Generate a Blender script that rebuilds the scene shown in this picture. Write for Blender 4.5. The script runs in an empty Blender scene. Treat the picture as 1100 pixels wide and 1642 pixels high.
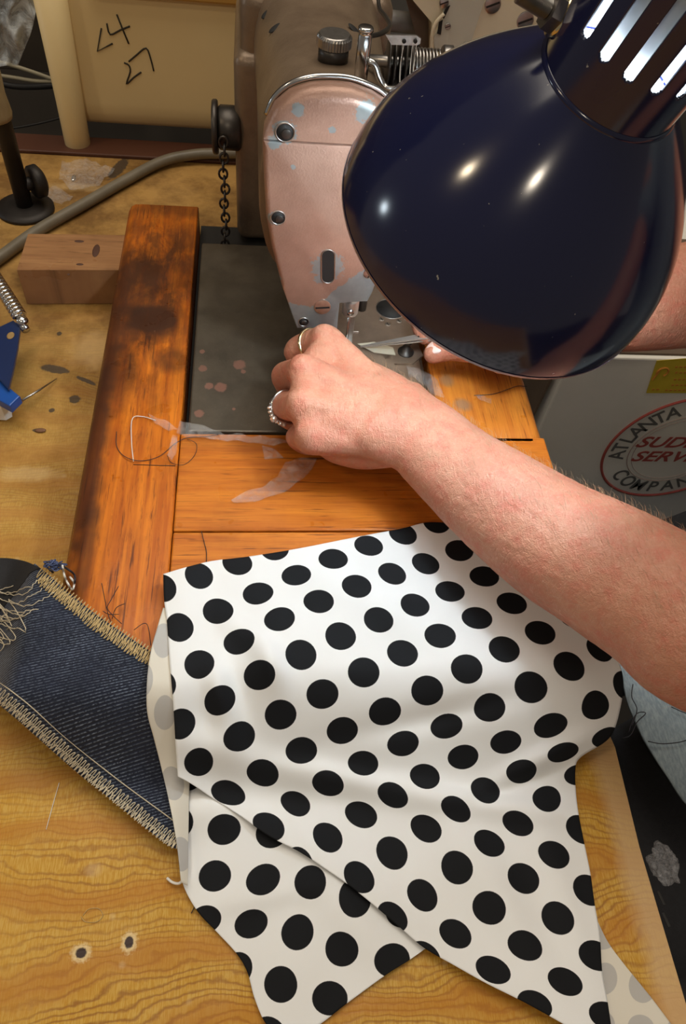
import bpy, bmesh, math, random
import numpy as np
from mathutils import Vector, Matrix, noise as mnoise
random.seed(7); rng = np.random.default_rng(7)
PI = math.pi
sc = bpy.context.scene
COL = sc.collection
# ------------------------------------------------------------------ camera
F, CH = 1186.0, 0.377
CX = Vector((1, 0, -.118)).normalized(); CY = Vector((-.118, 1.367, -1)).normalized(); CZ = CX.cross(CY)
MW = Matrix((CX, CY, CZ))                    # camera -> world
cam_d = bpy.data.cameras.new('camera'); cam = bpy.data.objects.new('camera', cam_d); COL.objects.link(cam)
cam.matrix_world = Matrix.Translation((0, 0, CH)) @ MW.to_4x4()
cam_d.sensor_fit = 'VERTICAL'; cam_d.sensor_height = 24; cam_d.lens = 24 * F / 1642
cam_d.clip_start = .01; cam_d.clip_end = 30
sc.camera = cam
# ------------------------------------------------------------------ world, lights, exposure
sc.view_settings.view_transform = 'Standard'; sc.view_settings.look = 'None'
sc.view_settings.gamma = 1; sc.view_settings.use_curve_mapping = False
sc.view_settings.exposure = 0.0
w = bpy.data.worlds.new('world'); sc.world = w; w.use_nodes = True
bg = w.node_tree.nodes['Background']; bg.inputs[0].default_value = (1.0, .88, .76, 1); bg.inputs[1].default_value = .15
def point_light(name, loc, power, color, r):
    l = bpy.data.lights.new(name, 'POINT'); l.energy = power; l.color = color; l.shadow_soft_size = r
    o = bpy.data.objects.new(name, l); o.location = loc; COL.objects.link(o); return o
point_light('ceiling_light', (-1.35, -.20, 1.55), 14, (1, .80, .55), .07)
point_light('ceiling_light', (-.36, -1.20, 1.60), 16, (1, .86, .68), .07)
point_light('shop_light', (-2.2, .75, .40), 9, (.80, .92, 1), .09)
l = bpy.data.lights.new('ceiling_bounce', 'AREA'); l.shape = 'SQUARE'; l.size = 1.8; l.energy = 36; l.color = (1, .90, .76)
o = bpy.data.objects.new('ceiling_bounce', l); o.location = (.12, 1.0, 2.0); COL.objects.link(o)
BULB_STRENGTH = 108.0

# ------------------------------------------------------------------ helpers
def ray(x, y): return MW @ Vector(((x - 550) / F, (821 - y) / F, -1))
def P(x, y, z=0.):                            # a traced point on the level z
    r = ray(x, y); return Vector((0, 0, CH)) + r * ((z - CH) / r.z)
def PY(x, y, Y):
    r = ray(x, y); return Vector((0, 0, CH)) + r * (Y / r.y)
def link(o): COL.objects.link(o); return o
def setp(o, parent):
    if parent is not None:
        o.parent = parent; o.matrix_parent_inverse = Matrix.Translation(-parent.location) if parent.type == 'EMPTY' else Matrix.Identity(4)
def obj(name, vf, m, parent=None, smooth=True, label=None, angle=None):
    vs, fs = vf
    me = bpy.data.meshes.new(name); me.from_pydata([tuple(v) for v in vs], [], [tuple(f) for f in fs]); me.update()
    if smooth:
        for p in me.polygons: p.use_smooth = True
        if angle: me.set_sharp_from_angle(angle=math.radians(angle))
    if m: me.materials.append(m)
    o = link(bpy.data.objects.new(name, me)); setp(o, parent)
    if label: o['label'] = label
    return o
def tag(o, label, cat, group=None, kind=None):
    o['label'] = label; o['category'] = cat
    if group: o['group'] = group
    if kind: o['kind'] = kind
    return o
def thing(name, label, cat, loc, group=None):
    o = bpy.data.objects.new(name, None); o.empty_display_size = .02; o.location = loc; link(o)
    return tag(o, label, cat, group)
def struct(o): o['kind'] = 'structure'; return o
def join(*parts):
    V, Fc = [], []
    for vs, fs in parts:
        k = len(V); V += [Vector(v) for v in vs]; Fc += [tuple(i + k for i in f) for f in fs]
    return V, Fc
def from_bm(bm):
    bm.verts.index_update(); r = ([v.co.copy() for v in bm.verts], [tuple(v.index for v in f.verts) for f in bm.faces]); bm.free(); return r
def rotm(euler): return Matrix.Rotation(euler[2], 3, 'Z') @ Matrix.Rotation(euler[1], 3, 'Y') @ Matrix.Rotation(euler[0], 3, 'X')
def box(c, s, bev=0., rot=None, seg=2):
    bm = bmesh.new(); bmesh.ops.create_cube(bm, size=1)
    for v in bm.verts: v.co = Vector((v.co.x * s[0], v.co.y * s[1], v.co.z * s[2]))
    if bev: bmesh.ops.bevel(bm, geom=bm.edges[:], offset=bev, segments=seg, profile=.5, affect='EDGES')
    R = rotm(rot) if rot else Matrix.Identity(3)
    for v in bm.verts: v.co = R @ v.co + Vector(c)
    return from_bm(bm)
def bx(x0, x1, y0, y1, z0, z1, bev=0., seg=2): return box(((x0 + x1) / 2, (y0 + y1) / 2, (z0 + z1) / 2), (x1 - x0, y1 - y0, z1 - z0), bev, None, seg)
def frame_of(t):
    t = t.normalized(); a = Vector((0, 0, 1)) if abs(t.z) < .9 else Vector((1, 0, 0))
    s = t.cross(a).normalized(); return s, t.cross(s).normalized()
def catmull(pts, n=6):
    pts = [Vector(p) for p in pts]
    if len(pts) < 3: return pts
    out = []
    for i in range(len(pts) - 1):
        p0 = pts[max(i - 1, 0)]; p1 = pts[i]; p2 = pts[i + 1]; p3 = pts[min(i + 2, len(pts) - 1)]
        for k in range(n):
            t = k / n
            out.append(.5 * ((2 * p1) + (p2 - p0) * t + (2 * p0 - 5 * p1 + 4 * p2 - p3) * t * t + (3 * p1 - p0 - 3 * p2 + p3) * t ** 3))
    out.append(pts[-1]); return out
def tube(pts, r, seg=8, closed=False, caps=True):
    pts = [Vector(p) for p in pts]; n = len(pts); V = []; Fc = []
    R = r if isinstance(r, (list, tuple)) else [r] * n
    prev = None
    for i, p in enumerate(pts):
        t = (pts[(i + 1) % n] - pts[i - 1]) if closed else (pts[min(i + 1, n - 1)] - pts[max(i - 1, 0)])
        if t.length < 1e-9: t = Vector((0, 0, 1))
        t.normalize()
        if prev is None: s, u = frame_of(t)
        else:
            s = prev - t * prev.dot(t); s = s.normalized() if s.length > 1e-6 else frame_of(t)[0]; u = t.cross(s)
        prev = s
        for k in range(seg):
            a = 2 * PI * k / seg; V.append(p + (s * math.cos(a) + u * math.sin(a)) * R[i])
    for i in range(n if closed else n - 1):
        for k in range(seg):
            a = i * seg + k; b = i * seg + (k + 1) % seg; j = ((i + 1) % n) * seg
            Fc.append((a, b, j + (k + 1) % seg, j + k))
    if caps and not closed:
        Fc.append(tuple(range(seg))[::-1]); Fc.append(tuple((n - 1) * seg + k for k in range(seg)))
    return V, Fc
def lathe(prof, o, axis, seg=32, cap0=True, cap1=True, keep=None):   # prof: (distance along axis, radius)
    o = Vector(o); axis = Vector(axis).normalized(); s, u = frame_of(axis); V = []; Fc = []
    for (t, r) in prof:
        for k in range(seg):
            a = 2 * PI * k / seg; V.append(o + axis * t + (s * math.cos(a) + u * math.sin(a)) * r)
    for i in range(len(prof) - 1):
        for k in range(seg):
            if keep and not keep(i, k): continue
            Fc.append((i * seg + k, i * seg + (k + 1) % seg, (i + 1) * seg + (k + 1) % seg, (i + 1) * seg + k))
    if cap0: Fc.append(tuple(range(seg))[::-1])
    if cap1: Fc.append(tuple((len(prof) - 1) * seg + k for k in range(seg)))
    return V, Fc
def cyl(a, b, r, seg=20, bev=0.):
    a = Vector(a); b = Vector(b); L = (b - a).length
    pr = [(0, r - bev), (bev, r), (L - bev, r), (L, r - bev)] if bev else [(0, r), (L, r)]
    return lathe(pr, a, b - a, seg)
def sphere(c, r, nu=16, nv=10, sx=(1, 1, 1), rot=None):
    V = []; Fc = []
    for j in range(nv + 1):
        for i in range(nu):
            th = PI * j / nv; ph = 2 * PI * i / nu
            p = Vector((math.sin(th) * math.cos(ph) * sx[0], math.sin(th) * math.sin(ph) * sx[1], math.cos(th) * sx[2])) * r
            if rot: p = rot @ p
            V.append(Vector(c) + p)
    for j in range(nv):
        for i in range(nu): Fc.append((j * nu + i, (j + 1) * nu + i, (j + 1) * nu + (i + 1) % nu, j * nu + (i + 1) % nu))
    bm = bmesh.new(); vs = [bm.verts.new(v) for v in V]
    for f in Fc:
        try: bm.faces.new([vs[i] for i in f])
        except ValueError: pass
    bmesh.ops.remove_doubles(bm, verts=bm.verts[:], dist=r * 1e-4); return from_bm(bm)
def plate(pts, n, bev=0., seg=2):              # polygon pts extruded by vector n
    bm = bmesh.new(); a = [bm.verts.new(Vector(p)) for p in pts]; f = bm.faces.new(a)
    bmesh.ops.triangulate(bm, faces=[f]) if not bev and len(pts) > 40 else None
    r = bmesh.ops.extrude_face_region(bm, geom=bm.faces[:])
    bmesh.ops.translate(bm, verts=[v for v in r['geom'] if isinstance(v, bmesh.types.BMVert)], vec=Vector(n))
    bmesh.ops.recalc_face_normals(bm, faces=bm.faces[:])
    if bev:
        nn = Vector(n).normalized()
        top = [e for e in bm.edges if all(abs((v.co - Vector(pts[0])).dot(nn)) > Vector(n).length * .5 for v in e.verts)]
        bmesh.ops.bevel(bm, geom=top, offset=bev, segments=seg, profile=.5, affect='EDGES')
    return from_bm(bm)
def loft(secs, cap=True):                     # secs: list of rings (equal count)
    n = len(secs[0]); V = [Vector(p) for s in secs for p in s]; Fc = []
    for i in range(len(secs) - 1):
        for k in range(n): Fc.append((i * n + k, i * n + (k + 1) % n, (i + 1) * n + (k + 1) % n, (i + 1) * n + k))
    if cap: Fc.append(tuple(range(n))[::-1]); Fc.append(tuple((len(secs) - 1) * n + k for k in range(n)))
    return V, Fc
def inpoly(x, y, poly):
    c = False; j = len(poly) - 1
    for i in range(len(poly)):
        if (poly[i][1] > y) != (poly[j][1] > y) and x < (poly[j][0] - poly[i][0]) * (y - poly[i][1]) / (poly[j][1] - poly[i][1]) + poly[i][0]: c = not c
        j = i
    return c

# ------------------------------------------------------------------ materials
class Mt:
    def __init__(s, name):
        s.m = bpy.data.materials.new(name); s.m.use_nodes = True; s.nt = s.m.node_tree; s.b = s.nt.nodes['Principled BSDF']
        s.tc = None
    def nd(s, t, **kw):
        n = s.nt.nodes.new(t)
        for k, v in kw.items(): setattr(n, k, v)
        return n
    def put(s, sock, v):
        if isinstance(v, bpy.types.NodeSocket): s.nt.links.new(v, sock)
        elif v is not None:
            if isinstance(v, (tuple, list)) and len(v) == 3 and sock.type == 'RGBA': v = (*v, 1)
            sock.default_value = v
    def co(s):
        if not s.tc: s.tc = s.nd('ShaderNodeTexCoord')
        return s.tc.outputs['Object']
    def uv(s):
        if not s.tc: s.tc = s.nd('ShaderNodeTexCoord')
        return s.tc.outputs['UV']
    def mp(s, scale=(1, 1, 1), loc=(0, 0, 0), rot=(0, 0, 0), v=None):
        n = s.nd('ShaderNodeMapping'); s.put(n.inputs[0], v or s.co()); s.put(n.inputs[1], loc); s.put(n.inputs[2], rot); s.put(n.inputs[3], scale); return n.outputs[0]
    def noise(s, sc_=5, det=3, v=None, rough=.5, dist=0):
        n = s.nd('ShaderNodeTexNoise'); s.put(n.inputs['Vector'], v or s.co()); n.inputs['Scale'].default_value = sc_; n.inputs['Detail'].default_value = det
        n.inputs['Roughness'].default_value = rough; n.inputs['Distortion'].default_value = dist; return n.outputs[0]
    def vor(s, sc_=5, v=None, feat='F1', out=0):
        n = s.nd('ShaderNodeTexVoronoi', feature=feat); s.put(n.inputs['Vector'], v or s.co()); n.inputs['Scale'].default_value = sc_; return n.outputs[out]
    def wave(s, sc_=5, v=None, dist=0, det=2, dsc=1, dirn='Y', prof='SIN'):
        n = s.nd('ShaderNodeTexWave', bands_direction=dirn, wave_profile=prof); s.put(n.inputs['Vector'], v or s.co()); n.inputs['Scale'].default_value = sc_
        n.inputs['Distortion'].default_value = dist; n.inputs['Detail'].default_value = det; n.inputs['Detail Scale'].default_value = dsc; return n.outputs[1]
    def ma(s, op, a, b=0., c=None, clamp=False):
        n = s.nd('ShaderNodeMath', operation=op, use_clamp=clamp); s.put(n.inputs[0], a); s.put(n.inputs[1], b)
        if c is not None: s.put(n.inputs[2], c)
        return n.outputs[0]
    def mr(s, v, a, b, c=0., d=1.):
        n = s.nd('ShaderNodeMapRange'); s.put(n.inputs[0], v); n.inputs[1].default_value = a; n.inputs[2].default_value = b; n.inputs[3].default_value = c; n.inputs[4].default_value = d; return n.outputs[0]
    def mix(s, f, a, b, mode='MIX'):
        n = s.nd('ShaderNodeMix', data_type='RGBA', blend_type=mode); s.put(n.inputs[0], f); s.put(n.inputs[6], a); s.put(n.inputs[7], b); return n.outputs[2]
    def sep(s, v=None):
        n = s.nd('ShaderNodeSeparateXYZ'); s.put(n.inputs[0], v or s.co()); return n.outputs
    def comb(s, x, y, z):
        n = s.nd('ShaderNodeCombineXYZ'); s.put(n.inputs[0], x); s.put(n.inputs[1], y); s.put(n.inputs[2], z); return n.outputs[0]
    def spot(s, x, y, rx, ry, soft=.3, nz=.25, rot=0, nsc=120):     # a mark with its own outline at world x, y
        v = s.mp((1 / rx, 1 / ry, 0), (0, 0, 0), (0, 0, 0), s.mp((1, 1, 1), (0, 0, 0), (0, 0, -rot), s.mp((1, 1, 1), (-x, -y, 0))))
        n = s.nd('ShaderNodeVectorMath', operation='LENGTH'); s.put(n.inputs[0], v)
        d = s.ma('ADD', n.outputs['Value'], s.ma('MULTIPLY', s.ma('SUBTRACT', s.noise(nsc, 2), .5), nz * 2))
        return s.mr(d, 1 + soft / 2, 1 - soft / 2)
    def bump(s, h, st=.3, dist=.001, n0=None):
        n = s.nd('ShaderNodeBump'); s.put(n.inputs['Height'], h); s.put(n.inputs['Strength'], st); n.inputs['Distance'].default_value = dist
        if n0: s.put(n.inputs['Normal'], n0)
        return n.outputs[0]
    def fin(s, col=None, rough=.5, metal=0., nrm=None, spec=None, coat=None, **kw):
        s.put(s.b.inputs['Base Color'], col); s.put(s.b.inputs['Roughness'], rough); s.put(s.b.inputs['Metallic'], metal)
        if nrm: s.put(s.b.inputs['Normal'], nrm)
        if spec is not None: s.put(s.b.inputs['Specular IOR Level'], spec)
        if coat: s.put(s.b.inputs['Coat Weight'], coat); s.b.inputs['Coat Roughness'].default_value = .15
        for k, v in kw.items(): s.put(s.b.inputs[k.replace('_', ' ')], v)
        return s.m
def simple(name, col, rough=.5, metal=0., nsc=0, namp=.2, bump=0., bsc=300, **kw):
    m = Mt(name); c = col
    if nsc:
        n = m.noise(nsc, 4); c = m.mix(n, tuple(x * (1 - namp) for x in col), tuple(min(1, x * (1 + namp)) for x in col))
    nr = m.bump(m.noise(bsc, 3), bump, .0006) if bump else None
    return m.fin(c, rough, metal, nr, **kw)

M = {}
# plywood table top: golden, wavy grain lines running across
m = Mt('plywood'); X, Y_, Z_ = m.sep()[0:3]
big = m.noise(1, 3, m.mp((7, 16, 1)), .55); mid = m.noise(1, 3, m.mp((75, 120, 1)), .65)
h = m.ma('ADD', m.ma('ADD', m.ma('MULTIPLY', Y_, 1.0), m.ma('MULTIPLY', big, .060)), m.ma('MULTIPLY', mid, .0050))
fine = m.ma('FRACT', m.ma('MULTIPLY', h, 300.))
line = m.mr(m.ma('ABSOLUTE', m.ma('SUBTRACT', fine, .5)), .03, .26, 1., 0.)
wide = m.ma('FRACT', m.ma('MULTIPLY', h, 34.)); wl = m.mr(m.ma('ABSOLUTE', m.ma('SUBTRACT', wide, .5)), .08, .30, 1., 0.)
tick = m.noise(1, 2, m.mp((1500, 170, 1)), .6)
strength = m.mr(m.noise(14, 2), .35, .65, .35, 1.)
base = m.mix(m.mr(m.noise(5, 3), .35, .65), (.45, .215, .010), (.55, .285, .022))
c = m.mix(m.ma('MULTIPLY', m.mr(tick, .42, .60), .70), base, (.63, .40, .085))
c = m.mix(m.ma('MULTIPLY', m.ma('MULTIPLY', line, strength), .80), c, (.27, .095, .010))
c = m.mix(m.ma('MULTIPLY', wl, .62), c, (.45, .17, .010))
pale = m.mr(m.vor(42), .10, .04); c = m.mix(m.ma('MULTIPLY', pale, .35), c, (.72, .55, .30))
c = m.mix(m.ma('MULTIPLY', m.mr(Y_, .08, .55), .95), c, m.mix(m.mr(m.noise(18, 5, None, .7), .38, .62), (.17, .085, .022), (.42, .24, .07)))     # mottled darker brown towards the far end
edge = m.mr(m.ma('ADD', X, m.ma('MULTIPLY', m.noise(60, 2), .008)), .196, .205); c = m.mix(m.ma('MULTIPLY', edge, .75), c, (.60, .40, .20))
for a in [(P(130, 1528, -.042), .0026, .0022), (P(207, 1511, -.042), .0021, .0026)]:
    c = m.mix(m.spot(a[0].x, a[0].y, a[1] * 1.7, a[2] * 1.7, .5, .5, 0, 900), c, (.72, .54, .27)); c = m.mix(m.spot(a[0].x, a[0].y, a[1], a[2], .25, .18, 0, 900), c, (.035, .016, .012))
for (px, py, rx, ry, rot) in [(88, 592, .011, .0042, -.25), (137, 610, .009, .002, -.5), (120, 640, .0042, .0042, 0), (83, 658, .0022, .0022, 0), (190, 270, .006, .022, -.3), (95, 535, .002, .0025, 0), (60, 690, .0035, .002, 0)]:
    q = P(px, py, -.042); c = m.mix(m.ma('MULTIPLY', m.spot(q.x, q.y, rx, ry, .25, .35, rot, 300), .88), c, (.045, .032, .022))
for (px, py, rx, ry) in [(130, 300, .03, .006), (150, 560, .015, .02), (45, 760, .02, .006), (150, 1395, .004, .003)]:
    q = P(px, py, -.042); c = m.mix(m.ma('MULTIPLY', m.spot(q.x, q.y, rx, ry, .8, .5, 0, 100), .35), c, (.66, .46, .22))
bn = m.bump(m.ma('ADD', m.ma('MULTIPLY', line, -.6), m.ma('MULTIPLY', tick, .5)), .25, .0004)
M['ply'] = m.fin(c, m.mr(m.noise(30, 3), .3, .7, .42, .65), 0, bn, spec=.35)

def varnish(name, along, patches, a=(.50, .135, .018), b=(.68, .235, .038), dark=(.10, .025, .008)):
    m = Mt(name); s = (900, 34, 1) if along == 'Y' else (34, 900, 1); s2 = (190, 9, 1) if along == 'Y' else (9, 190, 1)
    g = m.noise(1, 4, m.mp(s), .6); g2 = m.noise(1, 4, m.mp(s2), .6, .5)
    c = m.mix(m.mr(g2, .35, .68), a, b); c = m.mix(m.ma('MULTIPLY', m.mr(g, .56, .70), .55), c, dark)
    fleck = m.mr(m.noise(1, 3, m.mp(tuple(x * .45 for x in s)), .7), .615, .66); c = m.mix(m.ma('MULTIPLY', fleck, .8), c, dark)
    blot = m.mr(m.noise(26, 4, None, .6), .50, .72); c = m.mix(m.ma('MULTIPLY', blot, .25), c, dark)
    for (x, y, rx, ry, st, col) in patches:
        c = m.mix(m.ma('MULTIPLY', m.spot(x, y, rx, ry, .7, .45, 0, 60), st), c, col)
    if along == 'Y' and len(patches) > 4:      # oily grime patch, broken up along the grain
        gr = m.mr(m.noise(1, 5, m.mp((75, 28, 1)), .72, .4), .38, .56); win = m.spot(-.082, .50, .034, .105, 1.0, .3, 0, 40)
        c = m.mix(m.ma('MULTIPLY', m.ma('MULTIPLY', gr, win), .82), c, (.055, .022, .012))
        gr2 = m.mr(m.noise(1, 5, m.mp((260, 45, 1)), .7), .56, .66); c = m.mix(m.ma('MULTIPLY', gr2, .40), c, dark)
    return m.fin(c, m.mr(m.noise(40, 3), .35, .7, .26, .46), 0, m.bump(g, .12, .0003), spec=.20, coat=.03)
DK = (.035, .015, .009)
M['rail_l'] = varnish('varnished_rail', 'Y', [(-.078, .46, .022, .022, .95, DK), (-.065, .52, .03, .03, .55, DK), (-.095, .50, .018, .05, .7, DK), (-.06, .415, .012, .012, .55, DK),
    (-.107, .33, .010, .10, .85, (.06, .022, .012)), (-.108, .45, .010, .10, .8, (.06, .022, .012)), (-.095, .40, .010, .035, .55, DK), (-.10, .25, .006, .05, .6, DK), (-.065, .61, .05, .012, .45, DK), (-.062, .565, .012, .02, .5, DK)],  # long ovals at the left darken the bevel; the rest are stains
    a=(.40, .090, .008), b=(.64, .185, .014))
M['rail_r'] = varnish('varnished_rail_right', 'Y', [(.150, .375, .006, .006, .6, (.2, .16, .12)), (.142, .40, .005, .006, .5, (.2, .16, .12))], a=(.50, .145, .018), b=(.64, .23, .032))
M['plank'] = varnish('varnished_plank', 'X', [(.05, .335, .10, .008, .35, (.16, .05, .015))], a=(.44, .115, .012), b=(.60, .19, .020))
M['pine'] = varnish('bare_pine', 'X', [], a=(.26, .125, .055), b=(.36, .185, .08), dark=(.10, .045, .02))
# sewing machine metals
def hammer(name, col, col2, rough, metal, bsc=650, st=.35, chips=()):
    m = Mt(name); n = m.noise(30, 5, None, .65); c = m.mix(m.mr(n, .35, .65), col, col2)
    sp = m.mr(m.noise(1400, 2), .70, .78); c = m.mix(m.ma('MULTIPLY', sp, .5), c, tuple(min(1, x * 2.2) for x in col2))  # bright specks: glints of the hammered finish painted into the colour
    return m, c, m.bump(m.noise(bsc, 3, None, .6), st, .0005)
m, c, b_ = hammer('arm_paint', (.17, .118, .078), (.24, .172, .115), .4, .3); M['arm'] = m.fin(c, .36, .35, b_)
m, c, b_ = hammer('bed_paint', (.070, .056, .040), (.105, .085, .060), .4, .3, 900, .15)
for (px, py, r) in [(325, 590, .003), (319, 662, .0032), (324, 563, .002), (335, 618, .003), (354, 620, .0042), (390, 595, .0018), (384, 584, .0045), (375, 655, .0012)]:
    q = P(px, py, 0); c = m.mix(m.ma('MULTIPLY', m.spot(q.x, q.y, r, r * 1.1, .3, .3, 0, 500), .7), c, (.30, .14, .10))
M['bed'] = m.fin(c, m.mr(m.noise(25, 4), .3, .7, .30, .5), .45, b_)
m, c, b_ = hammer('slide_metal', (.20, .145, .105), (.28, .21, .155), .4, .5, 500, .2); M['slide'] = m.fin(c, .38, .6, b_)
m, c, b_ = hammer('face_paint', (.30, .170, .122), (.385, .230, .170), .42, .2, 800, .35)
X, Y_, Z_ = m.sep()[0:3]
zz = m.ma('ADD', Z_, m.ma('MULTIPLY', m.ma('SUBTRACT', m.noise(160, 3), .5), .012))
lim = m.mr(m.ma('SUBTRACT', X, .040), 0., .030, .0, .030)      # the bare band climbs to the right
bare = m.mr(m.ma('SUBTRACT', m.ma('SUBTRACT', zz, lim), .0615), .0004, -.0004)
for (px, py, r) in [(478, 177, .0036), (586, 180, .0062), (533, 208, .0022), (470, 268, .0016), (458, 212, .0068), (440, 350, .005), (440, 229, .004), (526, 428, .011), (447, 448, .002), (513, 447, .004), (612, 430, .006)]:
    q = PY(px, py, .405)
    vv = m.mp((1 / r, 0, 1 / r), (0, 0, 0), (0, 0, 0), m.mp((1, 1, 1), (-q.x, 0, -q.z))); n = m.nd('ShaderNodeVectorMath', operation='LENGTH'); m.put(n.inputs[0], vv)
    bare = m.ma('MAXIMUM', bare, m.mr(m.ma('ADD', n.outputs['Value'], m.ma('MULTIPLY', m.ma('SUBTRACT', m.noise(420, 4, None, .7), .5), 1.8)), .95, .88))
c = m.mix(bare, c, m.mix(m.noise(200, 3), (.20, .225, .225), (.29, .315, .315)))
M['face'] = m.fin(c, .34, m.mr(bare, 0, 1, .25, .35), m.bump(m.noise(800, 3), m.mr(bare, 0, 1, .4, .06), .0005))
M['chrome'] = simple('chrome', (.62, .61, .60), .18, 1., 90, .15)
M['steel'] = simple('brushed_steel', (.42, .40, .38), .32, 1., 300, .3)
M['bright'] = simple('satin_steel', (.72, .70, .67), .42, .85, 300, .1)
M['dark_steel'] = simple('blackened_steel', (.07, .062, .055), .38, .7, 120, .3)
M['iron'] = simple('dark_iron', (.030, .025, .022), .5, .5, 80, .4)
M['hole'] = simple('dark_hole', (.010, .009, .008), .7)
M['gold'] = simple('pale_gold', (.78, .66, .40), .18, 1.)
M['diamond'] = simple('diamond', (.9, .9, .9), .04, .6)
# lamp
m = Mt('navy_enamel')
sc1 = m.mr(m.vor(1, m.mp((60, 60, 60)), 'DISTANCE_TO_EDGE'), .006, .002)
fl = m.ma('MAXIMUM', m.mr(m.noise(320, 2, None, .6), .755, .775), m.mr(m.noise(1, 2, m.mp((60, 900, 200), (0, 0, 0), (.3, .5, .4)), .6), .80, .82))
c = m.mix(m.ma('MULTIPLY', fl, .6), (.0070, .0095, .045), (.5, .48, .42)); M['navy'] = m.fin(c, m.mr(m.noise(9, 4), .3, .7, .09, .19), 0, m.bump(m.noise(35, 2), .03, .002), spec=.5, coat=.4)
M['lamp_white'] = simple('white_enamel_inside', (.58, .60, .60), .4)
m = Mt('glowing_bulb'); m.put(m.b.inputs['Base Color'], (1, 1, 1)); m.put(m.b.inputs['Emission Color'], (.80, .91, 1.0)); m.b.inputs['Emission Strength'].default_value = BULB_STRENGTH; M['bulb'] = m.m
# skin
m = Mt('skin'); n1 = m.noise(22, 4, None, .6); n2 = m.noise(130, 4, None, .65); n3 = m.noise(600, 3)
c = m.mix(m.mr(n1, .35, .65), (.51, .21, .13), (.61, .29, .185)); c = m.mix(m.ma('MULTIPLY', m.mr(n2, .45, .70), .55), c, (.58, .15, .10))
frk = m.mr(m.vor(95), .10, .05); c = m.mix(m.ma('MULTIPLY', frk, .25), c, (.38, .15, .08)); c = m.mix(m.ma('MULTIPLY', m.mr(n3, .5, .75), .12), c, (.85, .62, .50))
crs = m.noise(1, 3, m.mp((520, 130, 300), (0, 0, 0), (0, 0, .55)), .6, .6); pores = m.vor(1300)
crs2 = m.noise(1, 4, m.mp((90, 420, 250), (0, 0, 0), (0, 0, .75)), .65, 1.2)
nn = m.bump(crs, .70, .0010, m.bump(crs2, .40, .0011, m.bump(pores, .35, .0005, m.bump(m.noise(200, 3), .4, .0014))))
M['skin'] = m.fin(c, m.mr(n2, .3, .7, .40, .56), 0, nn, spec=.42, Subsurface_Weight=.06, Subsurface_Scale=.004, Subsurface_Radius=(1, .35, .2))
M['nail'] = simple('fingernail', (.82, .60, .54), .25)
M['hair'] = simple('fair_arm_hair', (.45, .29, .17), .5)
# cotton: dots from a lattice carried in the UV map
def cotton(name, back=False):
    m = Mt(name); u, v_, _ = m.sep(m.uv())[0:3]
    fu = m.ma('SUBTRACT', m.ma('FRACT', m.ma('ADD', u, .5)), .5); fv = m.ma('SUBTRACT', m.ma('FRACT', m.ma('ADD', v_, .5)), .5)
    d = m.ma('SQRT', m.ma('ADD', m.ma('POWER', m.ma('ABSOLUTE', fu), 2.), m.ma('POWER', m.ma('ABSOLUTE', fv), 2.)))
    weave = m.noise(2500, 2)
    k = m.mr(m.ma('ADD', d, m.ma('MULTIPLY', m.ma('SUBTRACT', weave, .5), .012)), .348, .336)
    wht = (.82, .825, .815) if not back else (.70, .66, .57); blk = (.0105, .011, .0125) if not back else (.47, .455, .43)
    c = m.mix(k, wht, blk)
    return m.fin(c, .70, 0, m.bump(weave, .12, .0002), spec=.10)
M['cotton'] = cotton('dotted_cotton'); M['cotton_back'] = cotton('dotted_cotton_back', True)
# denim
m = Mt('denim'); a = -.22
v = m.mp((1, 1, 1), (0, 0, 0), (0, 0, a)); tw = m.wave(1, m.mp((1, 205, 1), (0, 0, 0), (0, 0, 0), v), 0, 0, 1, 'Y')
dash = m.noise(1, 2, m.mp((700, 950, 1), (0, 0, 0), (0, 0, 0), v), .7)
k = m.ma('MULTIPLY', m.mr(tw, .55, .95), m.mr(dash, .40, .62)); wear = m.mr(m.noise(45, 3), .35, .7, .35, 1.)
c = m.mix(m.mr(m.noise(30, 3), .3, .7), (.006, .008, .017), (.013, .017, .036)); c = m.mix(m.ma('MULTIPLY', m.ma('MULTIPLY', k, wear), .62), c, (.30, .36, .46))
M['denim'] = m.fin(c, .8, 0, m.bump(tw, .5, .0005), spec=.2, Sheen_Weight=.2)
M['thread'] = simple('cream_thread', (.58, .50, .36), .7, 0, 400, .3)
M['gold_thread'] = simple('tan_thread', (.50, .36, .16), .7, 0, 400, .3)
M['white_thread'] = simple('white_thread', (.80, .78, .72), .6)
M['black_thread'] = simple('black_thread', (.02, .018, .025), .7)
M['black_cloth'] = simple('black_cloth', (.012, .011, .012), .85, 0, 60, .3, .3, 900)
M['trouser'] = simple('charcoal_cloth', (.024, .024, .027), .85, 0, 300, .3, .5, 1200)
m = Mt('faded_chambray'); c = m.mix(m.mr(m.noise(1, 3, m.mp((700, 180, 700)), .7), .4, .65), (.20, .255, .29), (.30, .365, .40)); M['shirt'] = m.fin(c, .85, 0, m.bump(m.noise(900, 2), .3, .0005))
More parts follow.
